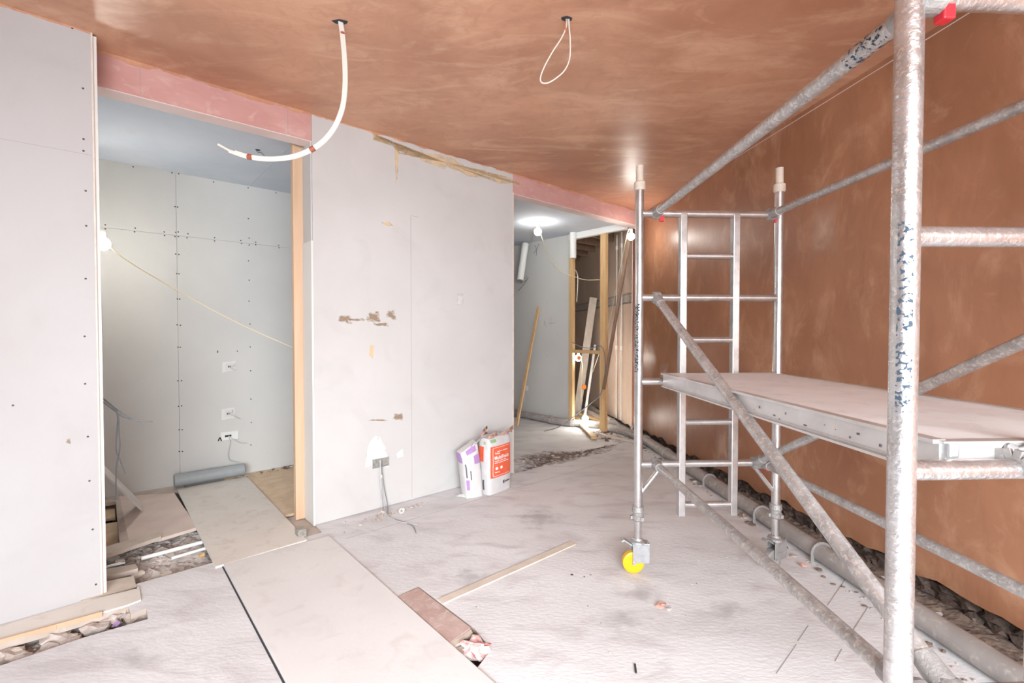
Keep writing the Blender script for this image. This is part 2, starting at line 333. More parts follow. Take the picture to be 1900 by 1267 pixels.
bsmear(738, 773, 11, 8, PB, 5, 5); bsmear(700, 779, 20, 2, PB, 5, 6); bsmear(660, 593, 20, 3, PB, 5, 31)
splat(m, [onb(*p, PB) for p in ((680, 845), (684, 825), (697, 808), (706, 810), (718, 840), (722, 852), (722, 866), (690, 866), (678, 866))], -BX, 6, 3, n=3)
splat(m, [onb(*p, PB) for p in ((735, 842), (747, 832), (748, 846), (738, 850))], -BX, 6, 3, n=3)
splat(m, [onb(*p, PB) for p in ((688, 250), (740, 268), (860, 305), (962, 336), (962, 342), (900, 332), (830, 312), (770, 290), (735, 285), (716, 270))], -BX, 7, 3, n=5)
splat(m, [onb(*p, PB) for p in ((733, 270), (740, 272), (738, 330), (734, 342))], -BX, 7, 3, n=3)
splat(m, [onb(*p, PB) for p in ((706, 412), (722, 412), (730, 420), (716, 418))], -BX, 7, 3, n=3)
splat(m, [onb(*p, PB) for p in ((846, 540), (862, 545), (858, 572), (848, 566))], -BX, 8, 3, n=3)
splat(m, [onb(*p, PB) for p in ((686, 640), (694, 642), (692, 664), (685, 660))], -BX, 7, 5, n=3)
ragged(m, A0, A1, PB, 9, .002, .016, 7)
struct(m.build('wall_center', ['board', 'paper', 'edge', 'joint', 'screw', 'stain', 'fresh', 'smear', 'dust', 'skimc'], origin=(0, 0, 0)))
m = MB(); m.ab(A0 - .078, A0 - .002, PB + .195, PB + .245, .0, HZ + .06)
for z in (.9, 1.55, 2.2): m.ab(A0 - .079, A0 - .06, PB + .194, PB + .20, z, z + .02)
struct(m.build('trim_1', 'stud', bevel=.002))
# ---- pink headers over both openings
def header(name, a0, a1, joints):
    m = MB(); m.ab(a0, a1, PB, PB + .015, HZ, CZ, 0); m.ab(a0, a1, PB + .015, PB + .13, HZ + .001, CZ, 1); m.ab(a0, a1, PB + .004, PB + .13, HZ - .006, HZ + .001, 1)
    for ja_ in joints: m.ab(ja_ - .001, ja_ + .001, PB - .0008, PB, HZ, CZ, 2)
    m.ab(a1 - .003, a1, PB - .001, PB, HZ, CZ, 2)
    ragged(m, a0, a1 - .004, PB, 3, .004, .03, a0)
    struct(m.build(name, ['pink', 'pinkl', 'joint', 'skimc'], origin=(0, 0, 0)))
header('trim_2', -.2, A0, [onb(260, 160, PB).dot(AX), onb(534, 230, PB).dot(AX)])
header('trim_3', A1, 5.66, [])
# ---- recess: back wall of three sheets, lowered ceiling, side walls
m = MB(); m.ab(-1.4, 3.0, RB + .013, RB + .12, -.3, RZ + .1, 1)
j1 = onb(330, 600, RB).dot(AX); j2 = onb(462, 600, RB).dot(AX); jz = onb(330, 437, RB).z
m.ab(-1.4, 3.0, RB + .0115, RB + .013, -.2, RZ, 1)
for a0, a1 in ((-1.4, j1), (j1, 3.0)):
    m.ab(a0 + .0012, a1 - .0012, RB, RB + .0115, .0, jz - .001); m.ab(a0 + .0012, a1 - .0012, RB, RB + .0115, jz + .001, RZ)
S = .25263
scr = [(160 + x * S, 400 + y * S) for x, y in ((140, 68), (140, 97), (360, 92), (355, 119), (573, 120), (575, 146), (657, 122), (676, 120), (652, 154), (676, 154), (747, 133), (740, 163), (943, 162), (943, 186), (1135, 183), (1140, 205), (1196, 165), (1197, 216), (1245, 195), (1245, 214), (1413, 218), (1416, 236), (657, 282), (680, 285), (665, 426), (681, 428), (670, 612), (686, 613), (667, 802), (692, 805), (674, 966), (690, 966), (673, 1213), (700, 1212), (1191, 22), (1192, 332), (1197, 474), (1196, 628), (1203, 796), (1204, 964), (1207, 1139), (965, 995), (965, 1003), (1110, 995))]
scr += [(x * .4476, 700 + y * .4476) for x, y in ((740, 120), (753, 118), (743, 217), (755, 217), (743, 307), (756, 307), (1040, 90), (1042, 187), (1040, 280))]
scr += [(x / 2.947, y / 2.947) for x, y in ((728, 912), (940, 945), (977, 950), (1168, 995), (1357, 1027), (1509, 1054), (957, 1130), (971, 1132), (1358, 1195))]
for p in scr: disc(m, onb(*p, RB), -BX, .0062, 2)
for p in ((425, 680, 12, 11), (423, 768, 12, 12)): splat(m, [onb(p[0] - p[2], p[1] + p[3], RB), onb(p[0] + p[2], p[1] + p[3] * .6, RB), onb(p[0] + p[2], p[1] - p[3], RB), onb(p[0] - p[2], p[1] - p[3] * .7, RB)], -BX, 3, 3, n=3)
struct(m.build('wall_back', ['board2', 'joint', 'screw', 'fresh'], origin=(0, 0, 0)))
m = MB(); ja = onz(506, 304, RZ).dot(AX)
m.ab(-1.4, -.2, LB + .1, RB + .02, RZ, RZ + .04); m.ab(-.2, ja - .001, PB + .13, RB + .02, RZ, RZ + .04); m.ab(ja + .001, 3.0, PB + .13, RB + .02, RZ, RZ + .04); m.ab(-1.4, 3.0, PB + .14, RB, RZ + .041, CZ + .1, 1)
c_ = onz(478, 278, RZ); disc(m, c_ - Z * .001, Z, .02, 2)
struct(m.build('ceiling_recess', ['blue', 'joint', 'dark'], origin=(0, 0, 0)))
m = MB(); m.ab(-1.5, -1.4, LB, RB + .1, -.3, CZ); struct(m.build('wall_recess', 'board2', origin=(0, 0, 0)))
m = MB(); m.ab(2.95, 3.05, PB + .2, 8.7, 0, CZ); struct(m.build('wall_divider', 'board', origin=(0, 0, 0)))
# ---- far room
m = MB(); fb = ona(1056, 600, FA).dot(BX)
m.ab(FA, FA + .012, fb, 8.7, .0, RZ); m.ab(FA + .0, FA + .012, fb - .004, fb, .0, RZ, 1)
for px, py in ((1015, 470), (1015, 560), (1015, 660), (990, 600), (1035, 620)): disc(m, ona(px, py, FA), -AX, .005, 2)
for p, q in (((1022, 588), (1022, 604)), ((1010, 595), (1014, 607)), ((1017, 600), (1030, 599)), ((1010, 596), (1010, 604))): m.beam(ona(*p, FA - .001), ona(*q, FA - .001), .004, .001, AX, 3)
struct(m.build('wall_far', ['board2', 'paper', 'screw', 'pen'], origin=(0, 0, 0)))
m = MB(); m.ab(3.0, FA + .02, PB + .13, 8.7, RZ, RZ + .05); struct(m.build('ceiling_far', ['blue'], origin=(0, 0, 0)))
m = MB(); m.prism([AB(FA + .02, PB + .13, CZ), Vector((WX(6) + .2, 6.1, CZ)), Vector((WX(12.6) + .2, 12.6, CZ)), AB(FA, 8.8, CZ)], (0, 0, .08)); struct(m.build('ceiling_back', 'darkwood', origin=(0, 0, 0)))
m = MB(); m.ab(3.0, 9.2, 8.7, 8.8, 0, CZ + .1); struct(m.build('wall_end', 'pale', origin=(0, 0, 0)))
# ---- right wall: finished brown skim, older pale plaster beyond the opening, raw brick strip coloured dark as in shade at the foot
yE = onw(1173, 600).y
def wp(y, z, off=0): return Vector((WX(y), y, z)) + WN * off
def wallstrip(m, y0, y1, z0, z1, off0, off1, mi, n=1, wob=0):
    for i in range(n):
        ya = y0 + (y1 - y0) * i / n; yb = y0 + (y1 - y0) * (i + 1) / n
        za = z0 + wob * noise.noise(Vector((ya * 6, 0, 0))); zb = z0 + wob * noise.noise(Vector((yb * 6, 0, 0)))
        a = [wp(ya, za, off0), wp(yb, zb, off0), wp(yb, z1, off0), wp(ya, z1, off0)]
        b = [p + WN * (off1 - off0) for p in a]
        m.add(a + b, [(0, 1, 2, 3), (7, 6, 5, 4), (0, 4, 5, 1)] + ([(1, 5, 6, 2)] if i == n - 1 else []) + ([(0, 3, 7, 4)] if i == 0 else []) + [(3, 2, 6, 7)], mi)
m = MB(); wallstrip(m, -2.8, yE, .125, CZ + .05, 0, .03, 0, 160, .045)
def wsm(px, py, wx, hy, mi, sd): splat(m, [onw(px - wx, py + hy), onw(px + wx, py + hy * .8), onw(px + wx * .8, py - hy), onw(px - wx * .6, py - hy * .8)], -WN, mi, sd)
wsm(1340, 828, 20, 55, 1, 3); wsm(1528, 425, 34, 70, 1, 5); wsm(1232, 700, 14, 40, 1, 9)
# thin pale pink line where the wall coat meets the ceiling coat
m.beam(wp(-2.8, CZ - .035, -.001), wp(6.2, CZ - .035, -.001), .003, .006, WN, 2)
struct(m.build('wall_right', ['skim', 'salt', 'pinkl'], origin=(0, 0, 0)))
m = MB(); wallstrip(m, -2.8, 12.6, -.3, CZ + .1, .075, .2, 0)
for i in range(60):
    yy = -.2 + i * .12; 
    for r_ in range(3): m.lump(wp(yy + .05 * R.random(), -.04 + r_ * .06, .07), (.012 + .02 * R.random(), .045 + .03 * R.random(), .026 + .012 * R.random()), i * 3 + r_, 0, .6)
struct(m.build('wall_foot', ['shadebrick'], origin=(0, 0, 0)))
m = MB(); zb0, zb1 = 1.86, 2.02; wallstrip(m, yE, 12.6, .07, zb0, .012, .05, 0, 60, .03); wallstrip(m, yE, 12.6, zb1, CZ - .03, .012, .05, 0)
wallstrip(m, yE, 12.6, zb0, zb1, .03, .05, 1)
for i in range(26): m.box(wp(yE + .1 + i * .2, 1.94, .03), (.012, .13 + .05 * R.random(), .10), (WN, WD, Z), 2)
m.box(wp(yE + .005, 1.5, .004), (.02, .02, 2.95), (WN, WD, Z), 3)
struct(m.build('wall_right_far', ['pale', 'concrete', 'crumb', 'pinkl'], origin=(0, 0, 0)))
# ---- walls behind the camera, with the wide window opening
m = MB()
m.ab(-4.5, -4.4, -.2, 3.5, -.1, CZ + .1); struct(m.build('wall_side', 'board', origin=(0, 0, 0)))
m = MB()
for x0, x1, z0, z1 in ((-3.2, -2.75, -.1, 3.15), (1.95, 3.1, -.1, 3.15), (-2.75, 1.95, 2.55, 3.15), (-2.75, 1.95, -.1, .15)): m.box(((x0 + x1) / 2, -2.7, (z0 + z1) / 2), (x1 - x0, .16, z1 - z0))
struct(m.build('wall_front', 'board', origin=(0, 0, 0)))
m = MB()
for x in (-2.72, -1.18, .38, 1.92): m.box((x, -2.66, 1.35), (.06, .06, 2.4))
m.box((-.4, -2.66, .18), (4.7, .06, .06)); m.box((-.4, -2.66, 2.52), (4.7, .06, .06)); struct(m.build('window_1', 'white', bevel=.004))

# ============================================================ LOOSE FLOOR PIECES
def slab(name, px, z, th, mt, label, cat, group=None, bevel=.0015, world=None):
    m = MB(); pts = world or [onz(*p, z) for p in px]; m.prism(pts, (0, 0, -th)); return tag(m.build(name, mt, bevel=bevel), label, cat, group)
p0 = onz(415, 1047, .012); sa0, sb0 = p0.dot(AX), p0.dot(BX); sa1 = onz(735, 1105, .012).dot(AX)
slab('floor_sheet', None, .013, .0125, 'sheet', 'large pale board laid flat in the foreground, dark shadowed gap along its left edge', 'floor sheet', world=[AB(sa0, sb0, .013), AB(sa1, sb0 - .02, .013), AB(sa1, sb0 - 2.4, .013), AB(sa0, sb0 - 2.4, .013)])
m = MB(); m.ab(sa0 - .010, sa0 - .002, sb0 - 2.4, sb0, 0, .002); struct(m.build('gap_shade_strip', 'black'))  # black strip laid on as the sheet edge's shadow and gap
q = [onz(*p, .03) for p in ((331, 909), (455, 888), (566, 993), (400, 1046))]
qa0 = (q[0].dot(AX) + q[3].dot(AX)) / 2; qb0 = q[3].dot(BX); qa1 = q[2].dot(AX)
slab('floor_sheet', None, .013, .0125, 'sheet2', 'cream floor board bridging the doorway, in front of the grey roll', 'floor sheet', world=[AB(qa0, qb0, .013), AB(qa1, qb0 + .02, .013), AB(qa1 + .02, 5.22, .013), AB(qa0, 5.22, .013)])
slab('floor_board', ((222, 921), (323, 914), (366, 978), (296, 999), (236, 1006)), .005, .022, 'redboard', 'pinkish floor board left of the cream board in the recess', 'floor board')
slab('floor_board', None, -.002, .02, 'osb', 'bare orange panel right of the cream board, under the recess back wall', 'floor board', world=[AB(qa1 - .15, 3.95, -.002), AB(qa1 + .9, 3.95, -.002), AB(qa1 + .9, RB, -.002), AB(qa1 - .15, RB, -.002)])
slab('floor_board', None, -.03, .02, 'oldwood', 'dark weathered board beside the timber door stud', 'floor board', world=[AB(qa1 - .1, 3.44, -.008), AB(A0 - .002, 3.44, -.008), AB(A0 - .002, 3.90, -.008), AB(qa1 - .1, 3.90, -.008)])
slab('floor_batten', ((215, 927), (222, 925), (240, 1006), (222, 1010)), .012, .05, 'oldwood', 'short grey timber between the open pit and the pinkish board', 'timber')
slab('floor_batten', None, .004, .03, 'oldwood', 'dusty batten along the foot of the recess back wall', 'timber', world=[AB(-.9, 5.22, .004), AB(qa0 + .06, 5.22, .004), AB(qa0 + .06, 5.37, .004), AB(-.9, 5.37, .004)])
slab('plank', ((150, 1026), (297, 986), (299, 995), (230, 1018), (150, 1044)), .02, .025, 'pale_lath', 'short pale plank lying across the pit edge below the pinkish board', 'plank')
slab('plank', ((150, 1088), (248, 1068), (254, 1092), (150, 1116)), .008, .025, 'pale_lath', 'short cream plank at the foot of the left wall corner', 'plank')
slab('plank', ((150, 1066), (190, 1056), (252, 1046), (256, 1054), (190, 1072), (150, 1082)), -.01, .03, 'oldwood', 'narrow dusty plank behind the cream plank at the wall corner', 'plank')
slab('plank', ((738, 1106), (776, 1090), (873, 1164), (834, 1192)), .006, .028, 'redplank', 'reddish worn floorboard offcut beside the foreground sheet', 'plank')
slab('timber_offcut', ((834, 1194), (874, 1167), (877, 1173), (838, 1203)), .002, .02, 'pale_lath', 'cream splintered strip at the end of the reddish board', 'timber')
slab('timber_offcut', ((838, 1205), (862, 1196), (866, 1206), (850, 1220)), -.008, .02, 'oldwood', 'grey offcut down in the floor hole by the crumpled wrapper', 'timber')
slab('batten', ((812, 1111), (1060, 1003), (1068, 1009), (822, 1119)), .007, .007, 'pale_lath', 'long thin pale batten lying across the middle of the floor', 'batten')
# plank strip in front of left wall with its pinkish broken edge
m = MB(); m.prism([onz(*p, .008) for p in ((-300, 1250), (188, 1106), (258, 1088), (262, 1112), (236, 1122), (105, 1160), (0, 1188), (-300, 1266))], (0, 0, -.03), 0)
e = [onz(*p, .006) for p in ((-300, 1269), (0, 1191), (105, 1162), (190, 1138))]
for a, b in zip(e, e[1:]): m.beam(a, b, .012, .026, Z, 1)
tag(m.build('wall_plank', ['sheet2', 'stud'], bevel=.001), 'grey floor plank with pink edge running along the left wall', 'plank')
# panels down in the pit
slab('pit_panel', ((150, 934), (212, 926), (214, 960), (150, 970)), -.06, .02, 'osb', 'orange wooden panel in the pit, nearer the back wall', 'panel')
slab('pit_panel', ((150, 978), (218, 968), (220, 1010), (150, 1026)), -.06, .02, 'osb', 'orange wooden panel in the pit, nearer the doorway', 'panel')
m = MB(); m.ab(-1.3, qa0 - .45, LB + .1, RB, -.236, -.20); struct(m.build('floor_pit', 'dark'))
# dirt and rubble surfaces
def bed(name, pts, z, amp, step, mt, label, sd=0):
    xs = [p.x for p in pts]; ys = [p.y for p in pts]; nx = max(2, int((max(xs) - min(xs)) / step)); ny = max(2, int((max(ys) - min(ys)) / step))
    def inside(x, y):
        c = False; n = len(pts)
        for i in range(n):
            a, b = pts[i], pts[(i + 1) % n]
            if (a.y > y) != (b.y > y) and x < (b.x - a.x) * (y - a.y) / (b.y - a.y) + a.x: c = not c
        return c
    m = MB(); idx = {}; vs_ = []; fs = []
    def vid(i, j_):
        if (i, j_) not in idx:
            x = min(xs) + (max(xs) - min(xs)) * i / nx; y = min(ys) + (max(ys) - min(ys)) * j_ / ny
            h_ = noise.noise(Vector((x * 7, y * 7, sd))) * .6 + noise.noise(Vector((x * 22, y * 22, sd))) * .4 + abs(noise.noise(Vector((x * 55, y * 55, sd)))) * .35
            idx[(i, j_)] = len(vs_); vs_.append((x, y, z + amp * h_))
        return idx[(i, j_)]
    for i in range(nx):
        for j_ in range(ny):
            if inside(min(xs) + (max(xs) - min(xs)) * (i + .5) / nx, min(ys) + (max(ys) - min(ys)) * (j_ + .5) / ny):
                fs.append((vid(i, j_), vid(i + 1, j_), vid(i + 1, j_ + 1), vid(i, j_ + 1)))
    m.add(vs_, fs, 0, False)
    return m
def inpoly(pts):
    while 1:
        t = [R.random() ** 1.2 for _ in pts]; s_ = sum(t); return sum((p * (k / s_) for p, k in zip(pts, t)), Vector())
def crumbs(m, pts, n, r0, r1, mi, z):
    for i in range(n):
        i0 = R.randrange(len(pts)); p = pts[i0].lerp(pts[(i0 + 1) % len(pts)], R.random()).lerp(inpoly(pts), R.random() ** .6)
        r_ = r0 + (r1 - r0) * R.random() ** 3; m.lump((p.x, p.y, z + r_ * .45), (r_ * (.8 + R.random()), r_ * (.7 + .6 * R.random()), r_ * .6), R.random() * 99, mi if isinstance(mi, int) else R.choice(mi), n=1)
hp = [AB(-.4, LB + .02), AB(qa0 + .04, LB + .02), AB(qa0 + .04, 4.35), AB(-.05, 4.35), AB(-.05, 3.9), AB(-.4, 3.75)]
m = bed('', hp, -.085, .05, .012, 'dirt', '', 3); crumbs(m, hp, 130, .006, .022, 0, -.07); crumbs(m, hp, 40, .006, .02, 1, -.065)
tag(m.build('rubble', ['dirt', 'crumb']), 'grey rubble filling the opened floor strip inside the doorway', 'rubble', kind='stuff')
hq = [p for p in hole1]; hq2 = [onz(*p) for p in ((-320, 1268), (245, 1110), (285, 1128), (285, 1155), (0, 1240), (-320, 1330))]
m = bed('', hq2, -.075, .05, .012, 'dirt', '', 8); crumbs(m, hole1, 90, .008, .035, 0, -.065); crumbs(m, hole1, 25, .006, .02, 1, -.06)
tag(m.build('rubble', ['dirt', 'crumb']), 'grey rubble in the long slot in front of the left wall', 'rubble', kind='stuff')
for px, py, s_ in ((207, 1150, .055), (175, 1165, .06), (100, 1178, .07), (225, 1140, .045), (250, 1143, .05), (20, 1215, .06)):
    c = onz(px, py, -.04); m = MB(); m.lump(c, (s_, s_ * .7, .025), px, 0, .5)
    tag(m.build('mortar_lump', 'crumb' if px in (20, 250) else 'dirt'), {207: 'grey mortar lump in the wall slot beside the white scrap', 175: 'rounded mortar lump in the middle of the wall slot', 100: 'broad flat mortar lump left of centre in the wall slot', 225: 'mortar lump near the right end of the wall slot', 250: 'small mortar lump tucked at the far right end of the slot', 20: 'mortar lump at the left frame edge of the slot'}[px], 'mortar lump')
for px, py, mt, lab in ((200, 1145, 'whitet', 'white scrap of wrapper lying in the wall slot'), (216, 1158, 'purple', 'small lilac scrap in the wall slot')):
    c = onz(px, py, -.03); m = MB()
    P_ = [c + Vector((math.cos(t) * (.032 if mt == 'whitet' else .016), math.sin(t) * .018, .006 * math.sin(3 * t))) for t in [i * .785 for i in range(8)]]
    m.prism(P_, (0, 0, .002)); tag(m.build('paper_scrap', mt), lab, 'scrap')
hr = [onz(*p, -.05) for p in ((738, 1106), (776, 1088), (884, 1164), (918, 1205), (886, 1240))]
m = bed('', hr, -.07, .03, .012, 'dirt', '', 5); crumbs(m, hr[2:], 25, .006, .02, 0, -.06); tag(m.build('rubble', ['darkdirt']), 'dark debris in the small floor hole under the reddish board', 'rubble', kind='stuff')
c = onz(886, 1204, -.01); m = MB(); m.lump(c, (.06, .045, .028), 4, 0, .8, 3); m.lump(c + Vector((.03, -.02, .01)), (.028, .02, .014), 7, 1, .8, 2); m.lump(c + Vector((-.035, -.02, -.012)), (.04, .03, .012), 8, 1, .8, 2)
tag(m.build('crumpled_wrapper', ['wrap', 'whitet']), 'crumpled red and white wrapper stuffed in the floor hole', 'wrapper')
# pipes in the opened strip
def wpipe(p, q, r, mt, lab): m = MB(); m.tube([p, q], r, 14); return tag(m.build('water_pipe', mt), lab, 'pipe')
wpipe(onz(262, 1036, -.03), onz(375, 1006, -.03), .013, 'white', 'white water pipe crossing the opened floor, farther one')
wpipe(onz(318, 1036, -.035), onz(385, 1016, -.035), .010, 'white', 'thin white pipe crossing the opened floor, nearer one')
wpipe(onz(150, 1064, -.05), onz(232, 1044, -.05), .013, 'zinc', 'pale grey pipe in the dark gap by the left wall corner')
m = MB(); m.box(onz(222, 1046, -.06), (.05, .04, .05), (AX, BX, Z)); tag(m.build('timber_block', 'oldwood', bevel=.003), 'small grey wood block where the pale grey pipe ends', 'timber')
for px, py, sx, lab in ((308, 1066, .035, 'pale square wood chip near the doorway joint'), (256, 1066, .04, 'pale ragged wood chip right of the cream plank'), (374, 1030, .022, 'small yellow wood chip by the cream board edge')):
    m = MB(); m.box(onz(px, py, -.035), (sx * 1.5, sx, .02), ((AX * .9 + BX * .3 + Z * .15).normalized(), (BX * .9 - AX * .3).normalized(), Z)); tag(m.build('wood_chip', 'pine' if px > 370 else 'pale_lath', bevel=.003), lab, 'wood chip')
c = onz(558, 990, .02); m = MB(); m.box(c + Z * .01, (.055, .075, .06), (AX, BX, Z)); tag(m.build('foot_block', 'galv', bevel=.002), 'small grey block at the foot of the timber door stud', 'block')
# leaning board behind left wall
m = MB(); t0 = onb(187, 876, 4.35); t1 = onz(262, 948, .012)
t0 = onb(170, 860, 4.1)
d = (t1 - t0); n_ = d.cross(BX).normalized()
m.add([t0, t1, t1 + BX * .22, t0 + BX * .22], [], 0); m.v = []; m.prism([t0, t1, t1 + BX * .25, t0 + BX * .25], n_ * .012)
tag(m.build('leaning_offcut', 'edge', bevel=.001), 'white board offcut leaning behind the left wall edge', 'board')
# grey roll on the recess floor
g0 = onz(324, 896, .075); g1 = onz(457, 876, .075)
t = thing('grey_pipe_length', 'dark grey pipe length lying against the recess back wall', 'pipe', (g0 + g1) / 2 - Z * .055)
ga, gb = g0.dot(AX), 5.315; L_ = (g1 - g0).length
P0_ = AB(ga, 5.235, .086); P1_ = AB(g1.dot(AX), 5.235, .086)
m = MB(); n = 26; dx = (P1_ - P0_).normalized(); pr = [(0, .046), (0, .055), ((P1_ - P0_).length, .055), ((P1_ - P0_).length, .046)]
m.tube([P0_, P1_], .055, 28); m.build('pipe_body', 'soilc', t); m = MB(); m.tube([P1_, P1_ + dx * .004], .049, 28); m.build('pipe_end', 'black', t)
m = MB(); m.tube([P0_ + dx * .0, P0_ + dx * .06], .059, 28); m.build('socket_collar', 'soilc', t)

# ============================================================ SOIL PIPES
def soil(name, lab, pts, r, collars, clips):
    t = thing(name, lab, 'pipe', Vector(pts[0]) - Z * r)
    m = MB(); m.tube(pts, r, 24); m.build('pipe_body', 'soil', t)
    for c, d in collars: m = MB(); m.lathe(Vector(c) - d * .035, d, [(0, r + .002), (.005, r + .009), (.06, r + .009), (.065, r + .002)], 24); m.build('pipe_collar', 'soil', t)
    for c, d in clips:
        m = MB(); s_ = d.cross(Z).normalized(); pts_ = [c + (s_ * math.cos(k * math.pi / 10) + Z * math.sin(k * math.pi / 10)) * (r + .004) for k in range(11)]
        pts_ = [pts_[0] - Z * r] + pts_ + [pts_[-1] - Z * r]
        for a, b in zip(pts_, pts_[1:]): m.beam(a, b, .022, .004, d)
        m.build('pipe_clip', 'soilm', t)
    return t
def pp(y): return Vector((2.17 - .075 * y, y, .056))
dW = (pp(1) - pp(6)).normalized()
soil('soil_pipe', 'long grey soil pipe lying along the foot of the brown right wall', [pp(-.5), pp(2), pp(4), pp(5.9), pp(6.35) + Vector((-.05, 0, 0)), pp(6.6) + Vector((-.12, 0, 0)), onz(1126, 792, .056)], .055, [(pp(5.35), dW), (pp(6.0), dW)], [(pp(4.35), dW), (pp(2.93), dW), (pp(3.55), dW)])
e0 = AB(FA - .085, 7.4, .058); e1 = AB(FA - .085, fb + .05, .058); e2 = AB(FA + .16, fb - .42, .058)
soil('soil_pipe', 'grey soil pipe along the foot of the far grey wall', [e0, e1, e2, e2 + AX * .25 - BX * .15], .055, [(e1.lerp(e2, .3), (e2 - e1).normalized()), (e1.lerp(e0, .1), (e1 - e0).normalized())], [])
h0 = onz(1082, 748, .09); h1 = onz(1160, 800, .056)
soil('soil_pipe', 'pale grey soil pipe behind the pine studs beside the wall foot', [h0 + (h0 - h1) * .4, h0.lerp(h1, .75)], .055, [(h1.lerp(h0, .25), (h1 - h0).normalized())], [])
# debris along the right wall foot
m = bed('', [wp(-.6, 0, -.13), wp(6.8, 0, -.13), wp(6.8, 0, .07), wp(-.6, 0, .07)], .006, .022, .025, 'darkdirt', '', 4)
for i in range(420):
    y = .6 + 6.4 * R.random() ** .8; off = R.random(); x = pp(y).x + (.06 + off * .12 if R.random() < .55 else -.06 - off * .05 * (1 + R.random()))
    r_ = .004 + .016 * R.random() ** 2; m.lump((x, y, r_ * .5), (r_ * (1 + R.random()), r_, r_ * .6), i, R.choice((0, 0, 1, 1, 2)), n=1)
tag(m.build('rubble', ['darkdirt', 'crumb', 'brick']), 'crumbs of mortar strewn along the long pipe by the right wall', 'debris', kind='stuff')
dp = [onz(*p) for p in ((955, 850), (1010, 835), (1080, 838), (1150, 822), (1130, 836), (1060, 856), (1000, 868), (960, 876))]
m = MB(); crumbs(m, dp, 260, .004, .022, (0, 0, 1), 0); splat(m, dp, Z, 2, 4, .001)
tag(m.build('rubble', ['darkdirt', 'crumb', 'sweep']), 'dark sweepings on the floor in the far opening', 'debris', kind='stuff')
dp = [onz(*p) for p in ((1070, 800), (1130, 798), (1190, 812), (1170, 830), (1090, 815))]
m = MB(); crumbs(m, dp, 120, .006, .035, (0, 1, 1), 0); tag(m.build('rubble', ['darkdirt', 'crumb']), 'heap of offcut crumbs around the pine stud feet', 'debris', kind='stuff')
dp = [onz(*p) for p in ((575, 985), (640, 965), (760, 938), (860, 915), (860, 919), (720, 956), (650, 995), (600, 1005))]
m = MB(); crumbs(m, dp, 90, .003, .014, 0, 0); dp2 = [AB(.9, 5.22), AB(2.2, 5.22), AB(2.2, 5.37), AB(.9, 5.37)]; crumbs(m, dp2, 120, .005, .022, (0, 1), 0)
tag(m.build('rubble', ['crumb', 'darkdirt']), 'white plaster crumbs at the foot of the central partition', 'debris', kind='stuff')
dp = [onz(*p) for p in ((300, 1260), (800, 1000), (1400, 950), (1550, 1260), (1000, 1265))]
m = MB(); crumbs(m, dp, 90, .0015, .005, (0, 0, 1), 0); tag(m.build('grit', ['crumb', 'darkdirt']), 'tiny grit specks scattered over the open floor', 'debris', kind='stuff')
for px, py, r_, mt, nm, lab in ((1226, 1122, .016, 'brick', 'brick_fragment', 'red brick fragment on open floor right of the caster'), (1240, 1130, .009, 'crumb', 'mortar_fragment', 'small pale chip beside the red brick fragment'), (1061, 1066, .005, 'black', 'stone_chip', 'tiny black chip between the batten and the yellow wheel'), (709, 950, .014, 'pale_lath', 'mortar_fragment', 'cream lump under the partition cables')):
    m = MB(); m.lump(onz(px, py, r_ * .5), (r_ * 1.5, r_, r_ * .8), px, 0, .6); tag(m.build(nm, mt), lab, 'debris')
c = onz(745, 947, .022); m = MB(); m.tube([c + (AX * math.cos(k * .5) + Z * math.sin(k * .5)) * (.012 + k * .0008) for k in range(15)], .0065, 8); tag(m.build('cable_curl', 'edge'), 'white curled strip on the floor right of the partition cables', 'curled strip')
m = MB(); m.beam(onz(1178, 1232, .004), onz(1180, 1248, .004), .008, .006); tag(m.build('nail', 'black'), 'black nail lying on the floor near the bottom edge', 'nail')

